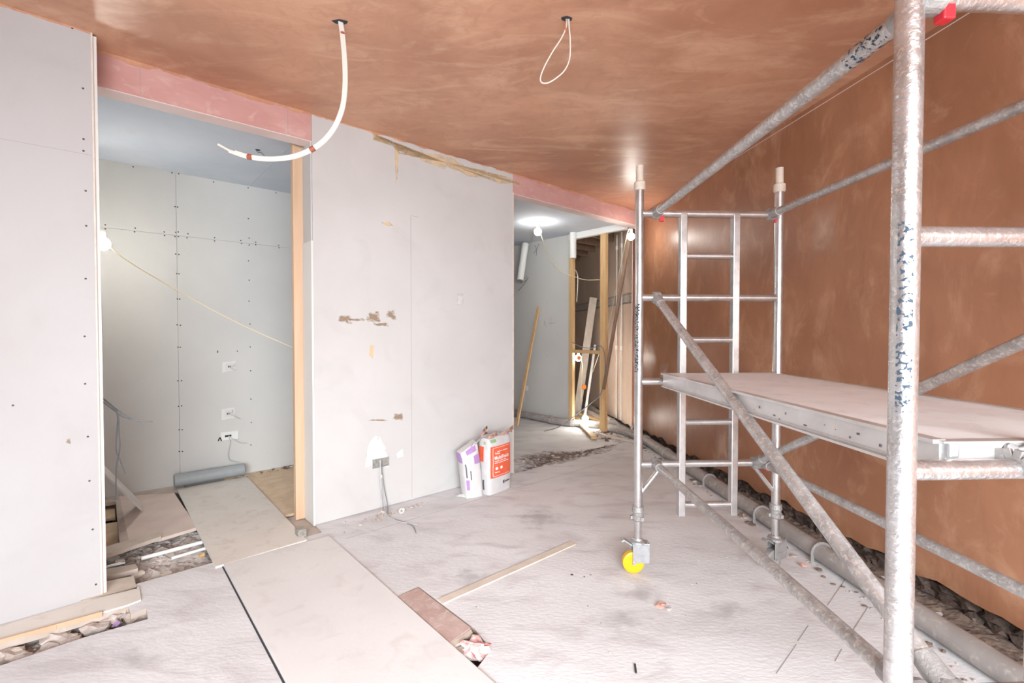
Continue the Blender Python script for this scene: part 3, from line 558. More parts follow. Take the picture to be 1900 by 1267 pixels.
# ============================================================ PLASTER SACKS
def txt(s_, size, bold=True):
    cu = bpy.data.curves.new('t', 'FONT'); cu.body = s_; cu.size = size; cu.resolution_u = 3
    if bold: cu.offset = size * .018
    o = bpy.data.objects.new('t', cu); col.objects.link(o); dg = bpy.context.evaluated_depsgraph_get(); me = o.evaluated_get(dg).to_mesh()
    vs_ = [v.co.copy() for v in me.vertices]; fs = [tuple(p.vertices) for p in me.polygons]
    o.evaluated_get(dg).to_mesh_clear(); bpy.data.objects.remove(o); bpy.data.curves.remove(cu); return vs_, fs
def sack(name, lab, O, ux, uy, W_, D_, H_, lean, seed, kind):
    # O: front left bottom corner; ux along the width, uy into the depth
    t = thing(name, lab, 'plaster sack', O)
    def surf(side, u, z):   # u 0..1 along side, z 0..H
        k = z / H_; bul = .022 * math.sin(math.pi * min(1, max(0, u))) ** .6 * (math.sin(math.pi * min(1, k * .9 + .08)) ** .5)
        wr = .004 * noise.noise(Vector((u * 4 + side * 5, z * 16, seed)))
        top = 1 - .35 * max(0, (k - .88) / .12) ** 2
        d0 = D_ * top
        if side == 0: p = ux * (u * W_) + uy * (-bul - wr + (D_ - d0) / 2)
        elif side == 1: p = ux * (W_ + bul * .6 + wr) + uy * (u * d0 + (D_ - d0) / 2)
        elif side == 2: p = ux * ((1 - u) * W_) + uy * (D_ + bul + wr - (D_ - d0) / 2)
        else: p = ux * (-bul * .6 - wr) + uy * ((1 - u) * d0 + (D_ - d0) / 2)
        if kind == 'purple': z = z - .085 * max(0, min(1, 1 - p.dot(ux) / W_)) * max(0, (k - .55) / .45)
        return O + p + Z * z + lean * k ** 1.3
    m = MB(); NU, NZ = 8, 26; rings = []
    for j_ in range(NZ + 1):
        z = H_ * j_ / NZ; rg = []
        for side in range(4):
            for i in range(NU): rg.append(surf(side, .04 + .92 * i / (NU - 1), z if 0 < j_ else .0))
        rings.append(rg)
    n = len(rings[0]); vs_ = [p for r_ in rings for p in r_]; fs = []
    for j_ in range(NZ):
        for i in range(n): fs.append((j_ * n + i, j_ * n + (i + 1) % n, (j_ + 1) * n + (i + 1) % n, (j_ + 1) * n + i))
    m.add(vs_, fs, 0, True); ctr = sum(rings[-1], Vector()) / n
    m.add(rings[-1] + [ctr + Z * .012], [(i, (i + 1) % n, n) for i in range(n)], 0, True); m.add(rings[0], [tuple(range(n))[::-1]], 0)
    m.build('sack_body', 'bag', t)
    def patch(nm, side, u0, u1, z0, z1, mt, off=.0012, cut=0):
        m = MB(); vs_ = []; fs = []; nu, nz_ = 10, 14; nrm = (-uy, ux, uy, -ux)[side]
        for j_ in range(nz_ + 1):
            for i in range(nu + 1):
                z = z0 + (z1 - z0) * j_ / nz_; u = u0 + (u1 - u0) * i / nu
                if cut: z = z0 + (z - z0) * (1 - cut * i / nu)
                vs_.append(surf(side, u, z) + nrm * off)
        for j_ in range(nz_):
            for i in range(nu): a = j_ * (nu + 1) + i; fs.append((a, a + 1, a + nu + 2, a + nu + 1))
        m.add(vs_, fs, 0, True); return m.build(nm, mt, t)
    def write(s_, size, u0, z0, mt, side=0, nm='lettering', vert=False, wide=1):
        vs_, fs = txt(s_, size); W2 = W_ if side in (0, 2) else D_; m = MB(); nrm = (-uy, ux, uy, -ux)[side]
        if vert: pts = [surf(side, u0 - (-v.y) / W2 * -1, z0 + v.x) + nrm * .0026 for v in vs_]
        else: pts = [surf(side, u0 + v.x * wide / W2, z0 + v.y) + nrm * .0026 for v in vs_]
        m.add(pts, fs); return m.build(nm, mt, t)
    if kind == 'orange':
        patch('orange_label', 0, .03, .97, .145, .425, 'orange', cut=0)
        patch('side_label', 3, .05, .55, .29, .425, 'orange')
        for z0, z1, u0, u1 in ((.158, .161, .12, .9), (.41, .4125, .12, .9), (.158, .4125, .115, .13)): patch('label_border', 0, u0, u1, z0, z1, 'whitet', .002)
        write('Thistle', .022, .2, .352, 'whitet'); write('MultiFinish', .046, .17, .305, 'whitet', wide=1.02 * W_ / .30)
        for z_, us in ((.288, (.18, .36, .39, .56, .59, .70)), (.272, (.18, .30, .33, .52, .55, .82)), (.188, (.2, .29, .31, .38)), (.372, (.30, .52, .55, .78))):
            for u_, v_ in zip(us[::2], us[1::2]): patch('small_print', 0, u_, v_, z_, z_ + .006, 'whitet', .002)
        for k in range(2):
            m = MB(); c = [surf(0, .27 + k * .2 + .055 * math.cos(q) * 1, .225 + .014 * math.sin(q)) - uy * .0026 for q in [i * .63 for i in range(10)]]; m.add(c, [tuple(range(10))]); m.build('label_icon', 'whitet', t)
        patch('maker_mark', 0, .55, .64, .07, .10, 'ink', .0016); patch('maker_mark', 0, .66, .92, .075, .09, 'ink', .0016)
        patch('green_mark', 3, .5, .7, .445, .47, 'green'); patch('green_mark', 0, .05, .3, .46, .485, 'green'); patch('side_print', 3, .45, .6, .04, .13, 'ink')
    else:
        patch('purple_label', 3, .05, .92, .33, .47, 'purple'); patch('purple_label', 0, .62, .99, .30, .385, 'purple'); patch('purple_label', 0, .25, .85, .42, .478, 'purple'); patch('purple_label', 0, .03, .2, .07, .16, 'purple')
        patch('side_print', 0, .05, .12, .18, .32, 'ink'); patch('side_print', 0, .3, .36, .16, .24, 'ink')
    return t, surf
f0 = onz(908, 919); f1 = onz(948, 907); a0, b0 = f0.dot(AX), f0.dot(BX); Wd = (f1 - f0).dot(AX) 
dep = onz(887, 910); Dp = .125
t1_, s1_ = sack('plaster_sack', 'white sack of finish plaster with an orange label, nearer of two', AB(a0, b0), (AX * .985 + BX * .17).normalized(), (BX * .985 - AX * .17).normalized(), max(.24, Wd) * 1.15, Dp, .50, Vector((0, 0, 0)), 3, 'orange')
def flap(t, surf, u0, u1, hgt, side, curl, seed, mt='kraft'):
    m = MB(); vs_ = []; fs = []
    zt = .467 if t is not t1_ else .495
    for j_ in range(7):
        for i in range(9):
            k = j_ / 6; u = u0 + (u1 - u0) * i / 8; h_ = hgt * (.6 + .5 * noise.noise(Vector((i * .8, seed, 0)))) * k
            vs_.append(surf(side, u, zt) + Z * h_ + curl * k * k + Vector((.006 * noise.noise(Vector((i * .7, j_ * .8, seed))), .01 * noise.noise(Vector((i * .7, j_ * .8, seed + 9))), 0)))
    for j_ in range(6):
        for i in range(8): a = j_ * 9 + i; fs.append((a, a + 1, a + 10, a + 9))
    m.add(vs_, fs, 0, True); o = m.build('torn_flap', mt, t); s_ = o.modifiers.new('solid', 'SOLIDIFY'); s_.thickness = .0015
flap(t1_, s1_, .0, .30, .20, 3, Vector((.05, -.01, -.03)), 3); flap(t1_, s1_, .0, .25, .12, 0, Vector((.04, -.01, -.02)), 3); flap(t1_, s1_, .58, .99, .12, 0, Vector((.05, -.03, -.02)), 6); flap(t1_, s1_, .1, .9, .02, 2, Vector((0, .02, 0)), 8, 'bag')
e0 = AB(a0 - .135, b0 + .005)
ux2 = (AX * .97 - BX * .24).normalized(); uy2 = (BX * .97 + AX * .24).normalized()
t2_, s2_ = sack('plaster_sack', 'white sack with purple print, slumped behind the orange-labelled one', AB(a0 - .195, b0 + .07), ux2, uy2, .15, .135, .48, AX * -.045 + BX * .015, 9, 'purple')
flap(t2_, s2_, .1, .98, .05, 0, Vector((.05, .02, .02)), 4, 'bag')
m = MB(); m.lump(AB(a0 - .20, b0 + .13, .01), (.05, .03, .012), 3); tag(m.build('paper_scrap', 'bag'), 'white paper scrap on the floor left of the sacks', 'scrap')

# ============================================================ SOCKET BOXES AND CABLES
def cable(parent, pts, r, mt, nm='cable', n=5): m = MB(); m.tube(cr(pts, n), r, 8); return m.build(nm, mt, parent)
c = onb(706, 858, PB); t = thing('socket_box', 'galvanised double back box low on the central partition', 'socket box', c)
ca, cz = c.dot(AX), c.z; m = MB(); m.ab(ca - .072, ca + .072, PB - .003, PB + .0, cz - .037, cz + .037); m.build('box_back', 'galv', t)
m = MB()
for a_ in ((-.072, .072, -.037, -.034), (-.072, .072, .034, .037), (-.072, -.069, -.037, .037), (.069, .072, -.037, .037)): m.ab(ca + a_[0], ca + a_[1], PB - .009, PB - .003, cz + a_[2], cz + a_[3])
m.build('box_rim', 'zinc', t)
k0 = AB(ca - .01, PB - .006, cz + .02)
gp = [onb(*p, PB - .03) for p in ((706, 870), (709, 910), (713, 935))] + [onz(*p, .006) for p in ((718, 955), (740, 967), (768, 972), (775, 973))]
cable(t, [k0] + gp, .0032, 'cablelg'); gp2 = [onb(*p, PB - .035) for p in ((709, 872), (713, 905), (719, 935))] + [onz(*p, .005) for p in ((722, 958), (745, 967), (765, 975), (772, 989))]
cable(t, [k0 + AX * .02] + gp2, .0032, 'cableg'); cable(t, [k0 + AX * .01] + [onb(*p, PB - .03) for p in ((705, 875), (707, 912), (709, 938))] + [onz(708, 953, .005)], .0045, 'cablelg')
m = MB(); m.tube([onb(708, 880, PB - .034), onb(708.5, 886, PB - .034)], .0055, 8); m.build('cable_tape', 'cabley', t)
def wallbox(px, py, w_, h_, lab, cabs, mt='white'):
    c = onb(px, py, RB); t = thing('socket_box', lab, 'socket box', c); a_ = c.dot(AX)
    m = MB(); m.ab(a_ - w_ / 2, a_ + w_ / 2, RB - .006, RB, c.z - h_ / 2, c.z + h_ / 2); m.build('box_plate', mt, t, bevel=.002)
    m = MB(); m.ab(a_ - w_ * .28, a_ + w_ * .1, RB - .0075, RB - .006, c.z - h_ * .12, c.z + h_ * .12); m.build('cable_hole', 'dark', t)
    for pts in cabs: cable(t, [AB(a_ - .01, RB - .008, c.z)] + [onb(x, y, RB - o_) for x, y, o_ in pts], .0032, 'cablelg')
wallbox(427, 680, .07, .07, 'upper white single box with a grey cable stub, recess back wall', [((430, 684, .03), (438, 687, .05)), ((431, 680, .03), (436, 676, .05))], 'edge')
wallbox(425, 767, .07, .07, 'middle white single box with a grey cable, recess back wall', [((434, 772, .03), (446, 778, .06)), ((430, 765, .03), (431, 760, .04))], 'edge')
wallbox(426, 808, .15, .08, 'white double box with two trailing cables, lowest on recess wall', [((436, 817, .03), (446, 822, .05), (458, 822, .06)), ((427, 822, .03), (423, 840, .04), (425, 853, .05), (434, 857, .06), (442, 858, .07))])
m = MB(); m.tube(cr([onb(405, 818, RB - .002), onb(408, 812, RB - .012), onb(411, 818, RB - .014)]), .005, 6); tag(m.build('cable_stub', 'black'), 'short black cable stub left of the double box', 'cable')
t = thing('cable_tails', 'grey cables dangling from behind the left wall edge', 'cable', AB(-.02, 3.7, 1.0))
def q4(*ps, b=3.75): return [onb(x, y, b) for x, y in ps]
cable(t, [AB(-.06, LB + .1, 1.02)] + q4((170, 728), (188, 737), (205, 750), (228, 767), (250, 779), (284, 782)), .0036, 'cableg'); cable(t, q4((170, 732), (190, 745), (212, 762), (232, 775), (262, 782)), .0036, 'cableg')
cable(t, q4((188, 738), (210, 757), (218, 772), (217, 800), (216, 835), (222, 852), (233, 879)), .0034, 'cableg'); cable(t, q4((200, 748), (218, 765), (221, 800), (222, 835), (216, 870), (215, 928)), .0034, 'cableg')
# ceiling conduit bundle and cable loop
Yc = onz(633, 40, CZ).y
cc = onz(632, 40, CZ); t = thing('conduit_bundle', 'white taped cable bundle curving down from the ceiling hole', 'cable', cc)
path = [cc] + [ony(x, y, Yc) for x, y in ((636, 70), (640, 120), (640, 165), (634, 205), (617, 242), (590, 270), (550, 289), (505, 295), (462, 291), (425, 279))]
P_ = cr(path, 6)
for k, off in enumerate((-.006, .0, .006)):
    m = MB(); pts = []
    for i, p in enumerate(P_):
        tg = (P_[min(i + 1, len(P_) - 1)] - P_[max(0, i - 1)]).normalized(); s_ = tg.cross(Vector((0, 1, 0))).normalized(); pts.append(p + s_ * off + Vector((0, .004 * (k - 1), 0)))
    if k == 1: pts.append(ony(405, 268, Yc))
    else: pts = pts[:len(pts) - (2 if k == 0 else 0)]
    m.tube(pts, .0066, 8); m.build('cable_strand', 'cablew', t)
for i in (4, len(P_) - 8, len(P_) - 24):
    m = MB(); m.tube([P_[i].lerp(P_[i + 1], .1), P_[i + 1], P_[i + 1].lerp(P_[i + 2], .3)] if i > 10 else [P_[i].lerp(P_[i + 1], .4), P_[i + 1]], .0145 if i > 10 else .012, 12); m.build('tape_band', 'tape', t)
m = MB(); m.lump(cc - Z * .001, (.035, .02, .004), 3); m.build('ceiling_hole', 'dark', t)
cc = onz(1052, 34, CZ); t = thing('cable_loop', 'thin cable loop hanging from the ceiling hole, right of the bundle', 'cable', cc); Yc = cc.y
cable(t, [cc] + [ony(x, y, Yc) for x, y in ((1050, 52), (1041, 72), (1026, 95), (1011, 122), (1003, 143), (1005, 153), (1016, 154), (1032, 145), (1048, 130), (1057, 108), (1058, 75), (1056, 50))] + [cc + Vector((.009, 0, 0))], .0036, 'cablew')
cable(t, [cc + Vector((-.004, 0, 0)), ony(1049, 50, Yc), ony(1051, 62, Yc)], .0045, 'copper', 'copper_tail')
m = MB(); m.lump(cc - Z * .001, (.03, .018, .004), 5); m.build('ceiling_hole', 'dark', t)
cc = onz(474, 277, RZ); m = MB(); m.tube(cr([cc, cc - Z * .02 + AX * .02, onz(484, 283, RZ - .03), onz(494, 292, RZ - .07)]), .004, 6); tag(m.build('ceiling_cable', 'cableg'), 'grey cable stub poking from the blue recess ceiling', 'cable')

# ============================================================ LIT BULBS
def bulb(lab, c, rad, e, ropes, hook=None, col_=(1, .93, .82)):
    t = thing('festoon_lamp', lab, 'lamp', c)
    m = MB(); m.lathe(c - Z * rad, Z, [(rad * (1 - math.cos(k * math.pi / 10)), rad * math.sin(k * math.pi / 10) + .0005) for k in range(11)], 16); m.build('bulb', 'bulb', t)
    m = MB(); m.tube([c + Z * rad * .9, c + Z * (rad + .05)], [rad * .45, rad * .4], 12); m.build('lamp_holder', 'white', t)
    for pts in ropes: cable(t, [c + Z * (rad + .045)] + pts, .0042, 'cabley', 'flex', 5)
    d = lamp('lamp_light', 'POINT', c - Z * (rad * .0), e, col_, rad * 1.0); d.parent = t; d.location = (0, 0, 0); return t
c1 = onb(190, 452, 4.75); ls = [onb(x, y, b) for x, y, b in ((215, 468, 4.7), (300, 522, 4.6), (400, 578, 4.5), (480, 617, 4.4), (560, 652, 4.3))]
bulb('lit bare bulb beside the left wall edge in the recess, flex sloping right', c1, .05, 540, [ls, [c1 + Z * .1 - AX * .1, c1 + Z * .15 - AX * .5]], col_=(1, .97, .9))
hk = onz(998, 412, RZ); c2 = hk - Z * .13
bulb('lit bare bulb hanging from the far blue ceiling', c2, .05, 210, [[ona(1008, 448, 4.6), ona(1022, 485, 5.0), ona(1040, 503, 5.3), ona(1062, 512, 5.35)], [onb(985, 448, 5.6), onb(972, 470, 6.4)], [c2 + Z * .09, hk]], col_=(1, .97, .92))
c3 = onp(1169, 440, Vector((0, 1, 0)), 6.05)
c3 = onw(1171, 439, WC - .35)
bulb('lit bulb under the far header beside the scaffold post', c3, .045, 230, [[c3 + Z * .06 + BX * .05, onw(1150, 500, WC - .3), onw(1130, 600, WC - .3), onw(1100, 690, WC - .4)]], col_=(1, .95, .85))
c4 = ona(1073, 664, FA + .10)
bulb('bright lamp glowing below the stud wall crosspiece', c4, .05, 420, [[c4 + AX * .1 - Z * .1, ona(1080, 690, FA + .2), ona(1078, 740, FA + .25)]], col_=(1, .9, .72))
c5 = ona(1086, 762, FA - .02) 
bulb('bright lamp lying low among the offcuts by the stud feet', Vector((c5.x, c5.y, .16)), .045, 60, [], col_=(1, .9, .72))

# ============================================================ FAR OPENING: studs, timbers, pipes
sb = ona(1120, 600, FA).dot(BX)
def st(name, lab, b, z0, z1, w_=.065, mt='pine', a=FA + .006): m = MB(); m.ab(a - .03, a + .03, b - w_ / 2, b + w_ / 2, z0, z1); return tag(m.build(name, mt, bevel=.002), lab, 'timber stud')
st('timber_stud', 'tall pine stud standing beside the far wall end, under white duct', fb - .05, 0, 2.62, .075)
st('timber_stud', 'tall pine stud carrying the dark slanting brace', sb, 0, 2.87, .095)
z_ = ona(1090, 652, FA).z
m = MB(); m.ab(FA - .03, FA + .03, sb + .05, fb - .09, z_ - .03, z_ + .02); tag(m.build('crosspiece', 'pine', bevel=.002), 'pine crosspiece fixed between the two studs', 'timber')
m = MB(); m.ab(FA - .04, FA + .03, 3.8, fb - .02, 2.84, 2.93); struct(m.build('trim_5', 'white', bevel=.002))
for k in range(5):
    m = MB(); b_ = 4.6 + k * .42; m.ab(FA + .06, FA + 2.0 + k * .3, b_, b_ + .05, 2.90, 3.045); tag(m.build('ceiling_joist', 'darkwood', bevel=.002), ('first', 'second', 'third', 'fourth', 'fifth')[k] + ' dark ceiling joist behind the stud wall, counted from the camera', 'joist', 'exposed ceiling joists behind the studs')
# leaning timbers
def lean(name, lab, p, q, w_, h_, mt, cat='timber', up=Z): m = MB(); m.beam(p, q, w_, h_, up); return tag(m.build(name, mt, bevel=.002), lab, cat)
lean('leaning_batten', 'long pale batten leaning against the far grey wall', onz(959, 789, .02), ona(999, 570, FA - .03), .05, .025, 'pine', up=AX)
lean('timber_brace', 'dark timber brace slanting down to the pine stud', ona(1168, 442, FA - .16), ona(1120, 722, FA - .07), .04, .03, 'darkwood', up=AX)
p, q = onw(1071, 762, WC - .35), onw(1101, 552, WC - .10)
lean('leaning_board', 'pale board strip leaning on the plastered wall behind the studs', Vector((p.x, p.y, .0)), q, .13, .02, 'pale_lath', 'board', up=Vector((0, 1, 0)))
p, q = onw(1084, 770, WC - .45), onw(1104, 640, WC - .06)
lean('leaning_board', 'white board edge beside the pale leaning strip', Vector((p.x, p.y, .02)), q, .04, .03, 'white', 'board', up=Vector((0, 1, 0)))
lean('timber_offcut', 'short pine offcut lying toward the camera by the lamp', onz(1068, 775, .05), onz(1102, 812, .03), .08, .04, 'pine')
lean('timber_offcut', 'pine offcut crossing behind the nearer one', onz(1078, 768, .09), onz(1128, 786, .05), .06, .03, 'pine')
lean('timber_offcut', 'pale timber strip on the floor right of the stud', onz(1112, 806, .02), onz(1180, 820, .02), .05, .03, 'pale_lath')
lean('timber_offcut', 'dusty flat offcut leaning on the pipe behind the studs', onz(1085, 760, .14), onz(1125, 780, .05), .10, .02, 'oldwood')
# wall pipes and ducts behind
for px, lab in ((1144, 'thin white pipe clipped upright on the plaster, left one'), (1153, 'thin white pipe clipped upright on the plaster, right one')):
    g = onw(px, 600, WC - .02); t = thing('riser_pipe', lab, 'pipe', (g.x, g.y, .1))
    m = MB(); m.tube([(g.x, g.y, .1), (g.x, g.y, 2.95)], .011, 10); m.build('pipe_body', 'cablew', t)
    for z in (1.2, 2.75): m = MB(); m.tube([(g.x, g.y, z - .03), (g.x, g.y, z + .03)], .019, 10); m.build('pipe_coupling', 'white', t)
def duct(lab, p, q, r):
    t = thing('flexible_duct', lab, 'duct', q); m = MB(); n = 40; pts = []; rs = []
    for i in range(n + 1): pts.append(p.lerp(q, i / n)); rs.append(r + (.004 if i % 2 else -.002))
    m.tube(pts, rs, 18); m.build('duct_body', 'white', t); m = MB(); d = (q - p).normalized(); m.tube([q, q + d * .003], r * .85, 18); m.build('duct_mouth', 'galv', t)
duct('white ribbed duct hanging at an angle beside the partition edge', ona(975, 452, FA - .12), ona(965, 520, FA - .28), .055)
duct('white ribbed duct dropping upright above the shorter pine stud', ona(1063, 427, FA - .075), ona(1063, 479, FA - .075), .05)
t = thing('wire_tails', 'grey wire tails poking from the far wall above the leaning batten', 'wire', ona(995, 470, FA)); cable(t, [ona(992, 455, FA), ona(995, 462, FA - .04), ona(990, 470, FA - .05)], .004, 'cableg'); cable(t, [ona(1000, 452, FA), ona(996, 463, FA - .04), ona(995, 474, FA - .05)], .004, 'cableg')
t = thing('wire_tails', 'dark loose wires below the hanging duct mouth', 'wire', ona(968, 530, FA)); cable(t, [ona(980, 515, FA), ona(970, 530, FA - .1), ona(961, 540, FA - .12)], .005, 'cableg'); cable(t, [ona(978, 512, FA), ona(966, 524, FA - .1), ona(976, 520, FA - .12)], .004, 'cableg')
c = ona(977, 720, FA); t = thing('socket_box', 'white socket box low on the far grey wall', 'socket box', c); m = MB(); m.box(c, (.01, .08, .08), (AX, BX, Z)); m.build('box_plate', 'white', t, bevel=.002); cable(t, [c - AX * .01, ona(973, 730, FA - .04), ona(974, 745, FA - .04)], .004, 'cablew')
t = thing('site_cable', 'grey cable draped between the studs and down to the floor', 'cable', ona(1090, 650, FA))
cable(t, [ona(x, y, FA - .06) for x, y in ((1062, 635), (1075, 642), (1095, 646), (1115, 642), (1122, 660), (1122, 700), (1115, 730), (1100, 745), (1085, 757))] + [onz(1040, 790, .12), onz(1010, 800, .01)], .006, 'cableg')
t = thing('site_cable', 'white cable looping down beside the left pine stud', 'cable', ona(1068, 520, FA)); cable(t, [ona(x, y, FA + .05) for x, y in ((1064, 498), (1070, 505), (1072, 520), (1070, 560))], .007, 'cablew')
t = thing('site_cable', 'yellow flex strung between the two studs', 'cable', ona(1090, 515, FA)); cable(t, [ona(x, y, FA) for x, y in ((1062, 512), (1085, 519), (1112, 519))], .005, 'cabley')
c = onw(1083, 718, WC - .32); m = MB(); m.lathe(c, Vector((.1, -1, .1)), [(0, .03), (.01, .045), (.03, .045), (.04, .03)], 14); tag(m.build('plastic_cap', 'orangep'), 'round orange plastic fitting hanging behind the studs', 'fitting')
c = ona(1074, 664, FA + .05); m = MB(); m.lathe(c, Vector((.1, -1, .1)), [(0, .02), (.01, .035), (.03, .03)], 14); tag(m.build('plastic_cap', 'orangep'), 'orange plastic fitting just under the crosspiece lamp', 'fitting')

# ============================================================ SCAFFOLD TOWER
O = Vector((.757, 2.80, 0)); U = Vector((.999, .0444, 0)); DN = Vector((.0440, -.999, 0)); WT, LT = .85, 1.80
def T(x, s_, z): return O + U * x + DN * s_ + Z * z
TR = .0255
tw = thing('scaffold_tower', 'silver mobile scaffold tower on yellow-wheeled casters beside the right wall', 'scaffold tower', T(0, 0, 0))
RZS = (.655, 1.152, 1.652, 2.15)
def frame(s_, lab, mt, lx):
    fr = bpy.data.objects.new('end_frame', None); col.objects.link(fr); fr.parent = tw; fr.location = T(0, s_, 0) - wloc(tw); fr['label'] = lab
    for x in (0, WT):
        m = MB(); m.tube([T(x, s_, .37), T(x, s_, 2.31)], TR, 24)
        if x == 0 and s_ == 0:   # worn black sticker down the post
            vs_ = []; fs = []
            for j_ in range(21):
                for i in range(5):
                    an = 3.3 + i * .28; z = ony(1183, 690, 2.8).z + (.395) * j_ / 20; vs_.append(T(x, s_, z) + Vector((math.cos(an), math.sin(an), 0)) * (TR + .0008))
            for j_ in range(20):
                for i in range(4): a = j_ * 5 + i; fs.append((a, a + 1, a + 6, a + 5))
            m.add(vs_, fs, 1, True)
            for k in range(3): m.box(T(x, s_, 1.575 + k * .017) + Vector((-.009, -.0265, 0)), (.014, .002, .009), mi=2)
        if x == 0 and s_ > 0:
            vs_ = []; fs = []
            for j_ in range(31):
                for i in range(6):
                    an = 3.5 + i * .22; z = 1.28 + .40 * j_ / 30; vs_.append(T(x, s_, z) + Vector((math.cos(an), math.sin(an), 0)) * (TR + .0006))
            for j_ in range(30):
                for i in range(5): a = j_ * 6 + i; fs.append((a, a + 1, a + 7, a + 6))
            m.add(vs_, fs, 3, True)
        m.build('post', [mt, 'stick', 'black', 'bluep'], fr)
        m = MB(); m.lathe(T(x, s_, 2.285), Z, [(0, .029), (.01, .033), (.045, .033), (.05, .029)], 20); m.tube([T(x, s_, 2.33), T(x, s_, 2.43)], .0215, 20); m.build('spigot', 'collar', fr)
    for z in RZS: m = MB(); m.tube([T(0, s_, z), T(WT, s_, z)], .0215, 20); m.build('rung', mt, fr)
    for x in (lx, lx + .32): m = MB(); m.box(T(x, s_, 1.245), (.04, .045, 1.81 ), (U, DN, Z)); m.build('ladder_stile', mt, fr, bevel=.004)
    for z in (.405, .905, 1.40, 1.90): m = MB(); m.tube([T(lx, s_, z), T(lx + .32, s_, z)], .0185, 16); m.build('ladder_rung', mt, fr)
    for x0, x1 in ((.0, .155), (WT, WT - .155)):
        m = MB(); m.tube([T(x0, s_, .46), T(x1, s_, .655)], .0125, 12); m.build('corner_strut', mt, fr)
frame(0, 'far ladder frame with buff spigots', 'tube', .262); frame(LT, 'near ladder frame, paint spattered', 'tubew', .33)
def caster(x, s_, face, yellow):
    cs = bpy.data.objects.new('caster_leg', None); col.objects.link(cs); cs.parent = tw; cs.location = T(x, s_, 0) - wloc(tw)
    m = MB(); m.tube([T(x, s_, .19), T(x, s_, .40)], .021, 20); m.build('leg_tube', 'tube', cs)
    m = MB(); m.lathe(T(x, s_, .315), Z, [(0, .027), (.008, .034), (.03, .036), (.036, .031), (.05, .031), (.056, .036), (.085, .034), (.09, .03)], 20); 
    for k in range(3): an = k * 2.1 + 1; m.box(T(x, s_, .335) + Vector((math.cos(an), math.sin(an), 0)) * .036, (.018, .018, .02))
    m.build('adjuster_nut', 'cast', cs)
    wx = U * (face[0]) + Vector((0, face[1], 0)); wx.normalize(); ax = Z.cross(wx)   # rolling direction, axle
    c = T(x, s_, 0) + wx * (-.028) + Z * .065
    m = MB(); m.lathe(c - ax * .02, ax, [(0, .052), (.004, .064), (.036, .064), (.040, .052)], 36); m.build('wheel', 'yellow' if yellow else 'cast', cs)
    m = MB(); m.lathe(T(x, s_, .18), Z, [(0, .045), (.012, .045), (.02, .03), (.03, .026)], 20)
    hc = T(x, s_, .125) + wx * .014
    for sg in (-1, 1): m.box(hc + ax * sg * .027, (.10, .006, .115), (wx, ax, Z))
    m.box(hc + Z * .056, (.10, .06, .008), (wx, ax, Z)); m.box(hc + wx * .048 + Z * .01, (.006, .06, .095), (wx, ax, Z)); m.build('housing', 'zinc' if yellow else 'cast', cs, bevel=.002)
    m = MB(); m.tube([c - ax * .036, c + ax * .036], .010, 6); m.build('axle_bolt', 'soilm', cs)
    m = MB(); m.beam(T(x, s_, .165) - wx * .03, T(x, s_, .20) - wx * .085, .04, .008); m.beam(T(x, s_, .20) - wx * .083, T(x, s_, .192) - wx * .10, .04, .008); m.build('brake_lever', 'zinc' if yellow else 'cast', cs, bevel=.002)
caster(0, 0, (1, -.05), True); caster(WT, 0, (1, .4), False); caster(0, LT, (1, .2), True); caster(WT, LT, (1, .1), True)
def brace(lab, p, q, mt, r=.0225, clip=True):
    br = bpy.data.objects.new('brace', None); col.objects.link(br); br.parent = tw; br.location = p - wloc(tw); br['label'] = lab
    d = (q - p).normalized(); off = Vector((0, 0, 0))
    m = MB(); m.tube([p + d * .045, q - d * .045], r, 20)
    if 'blue' in lab:
        vs_ = []; fs = []; x_ = d.orthogonal().normalized(); y_ = d.cross(x_)
        for j_ in range(9):
            for i in range(25): an = i * math.pi / 12; vs_.append(q - d * (.10 + .13 * j_ / 8) + (x_ * math.cos(an) + y_ * math.sin(an)) * (r + .0006))
        for j_ in range(8):
            for i in range(24): a = j_ * 25 + i; fs.append((a, a + 1, a + 26, a + 25))
        m.add(vs_, fs, 1, True)
    m.build('brace_tube', [mt, 'bluep'], br)
    for e, s_ in ((p, d), (q, -d)):
        m = MB(); m.lathe(e - U * .024, U, [(0, .026), (.006, .036), (.042, .036), (.048, .026)], 18); m.tube([e + s_ * .02, e + s_ * .085], [.031, .0265], 16); m.build('claw', 'cast', br)
        if clip:
            c = e + U * .032 - Z * .028; m = MB(); m.box(c, (.026, .026, .045), (U, DN, Z)); m.build('trigger', 'red', br, bevel=.003)
brace('top rail on the left, flaked blue paint at its near end', T(.10, 0, RZS[3] + .004), T(.045, LT, RZS[3] + .004), 'tubeg')
brace('top rail on the right', T(.80, 0, RZS[3] + .004), T(.77, LT, RZS[3] + .004), 'tubeg', .021)
brace('long diagonal brace on the left side', T(.105, 0, RZS[2]), T(.125, LT, RZS[0]), 'tubeg', .0235, False)
brace('low horizontal brace on the left side', T(.105, 0, RZS[0]), T(.045, LT, RZS[0]), 'tubeg', .021, False)
brace('low horizontal brace on the right side', T(.76, 0, RZS[0]), T(.745, LT, RZS[0]), 'tubeg', .021)
brace('rising diagonal brace on the right side', T(.72, 0, RZS[0]), T(.785, LT, RZS[2]), 'tubeg', .021, False)
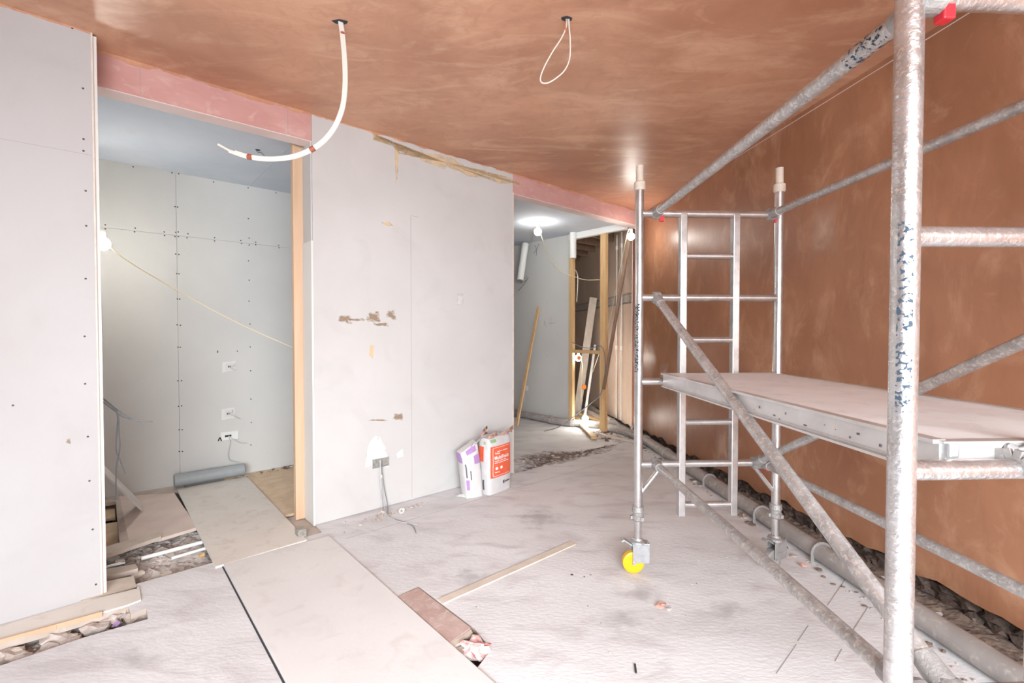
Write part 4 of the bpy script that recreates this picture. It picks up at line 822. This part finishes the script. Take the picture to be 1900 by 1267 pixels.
# platform hooked onto the rungs
zt = 1.205; x0, x1 = .135, .775; s0, s1p = .05, 1.755
pf = thing('scaffold_platform', 'dusty pale scaffold deck with aluminium edge beams', 'platform', T(x0, s0, zt - .08))
m = MB(); m.box(T((x0 + x1) / 2, (s0 + s1p) / 2, zt - .006), (x1 - x0 - .02, s1p - s0 - .02, .010), (U, DN, Z)); m.build('deck', 'deck', pf)
for x in (x0, x1):
    sg = -1 if x == x0 else 1
    m = MB(); m.box(T(x, (s0 + s1p) / 2, zt - .041), (.012, s1p - s0, .072), (U, DN, Z)); m.box(T(x + sg * .006, (s0 + s1p) / 2, zt - .003), (.03, s1p - s0, .010), (U, DN, Z)); m.box(T(x + sg * .007, (s0 + s1p) / 2, zt - .077), (.016, s1p - s0, .008), (U, DN, Z)); m.box(T(x + sg * .007, (s0 + s1p) / 2, zt - .066), (.006, s1p - s0, .003), (U, DN, Z)); 
    if sg < 0:
        for k in range(13): m.box(T(x - .0075, .85 + R.random() ** .8 * .8, zt - .022 - .04 * R.random()), (.002, .003 + .014 * R.random() ** 2, .002 + .008 * R.random() ** 2), (U, (DN + Z * .5 * (R.random() - .5)).normalized(), Z), 1)
    m.build('side_beam', ['alu', 'ink'], pf, bevel=.0015)
for s_ in (s0, s1p): m = MB(); m.box(T((x0 + x1) / 2, s_, zt - .030), (x1 - x0, .016, .05), (U, DN, Z)); m.box(T((x0 + x1) / 2, s_, zt - .002), (x1 - x0 + .02, .03, .005), (U, DN, Z)); m.build('end_beam', 'alu', pf, bevel=.0015)
for x in (x0 + .12, x1 - .12):
    for s_, e in ((s0, 0), (s1p, LT)):
        dn = 1 if e else -1
        m = MB(); pts = [T(x, s_ - .0 * dn, zt - .035)] + [T(x, e, RZS[1]) + (DN * (-dn) * math.cos(a) + Z * math.sin(a)) * .028 for a in (.9, 1.5, 2.1, 2.8, 3.4)]
        for a, b in zip(pts, pts[1:]): m.beam(a, b, .035, .009, U)
        m.build('hook', 'cast', pf, bevel=.002)
m = MB(); m.tube(cr([T(x0 + .16, s1p + .012, zt - .02), T(x0 + .20, s1p + .03, zt - .012), T(x0 + .25, s1p + .035, zt - .025), T(x0 + .28, s1p + .036, zt - .055)]), .007, 8); m.lump(T(x0 + .15, s1p + .012, zt - .022), (.022, .012, .014), 3); m.build('wind_lock', 'cast', pf)
m = MB(); m.box(T(x0 + .012, s1p + .004, zt - .02), (.026, .03, .035), (U, DN, Z)); m.build('corner_casting', 'zinc', pf, bevel=.006)
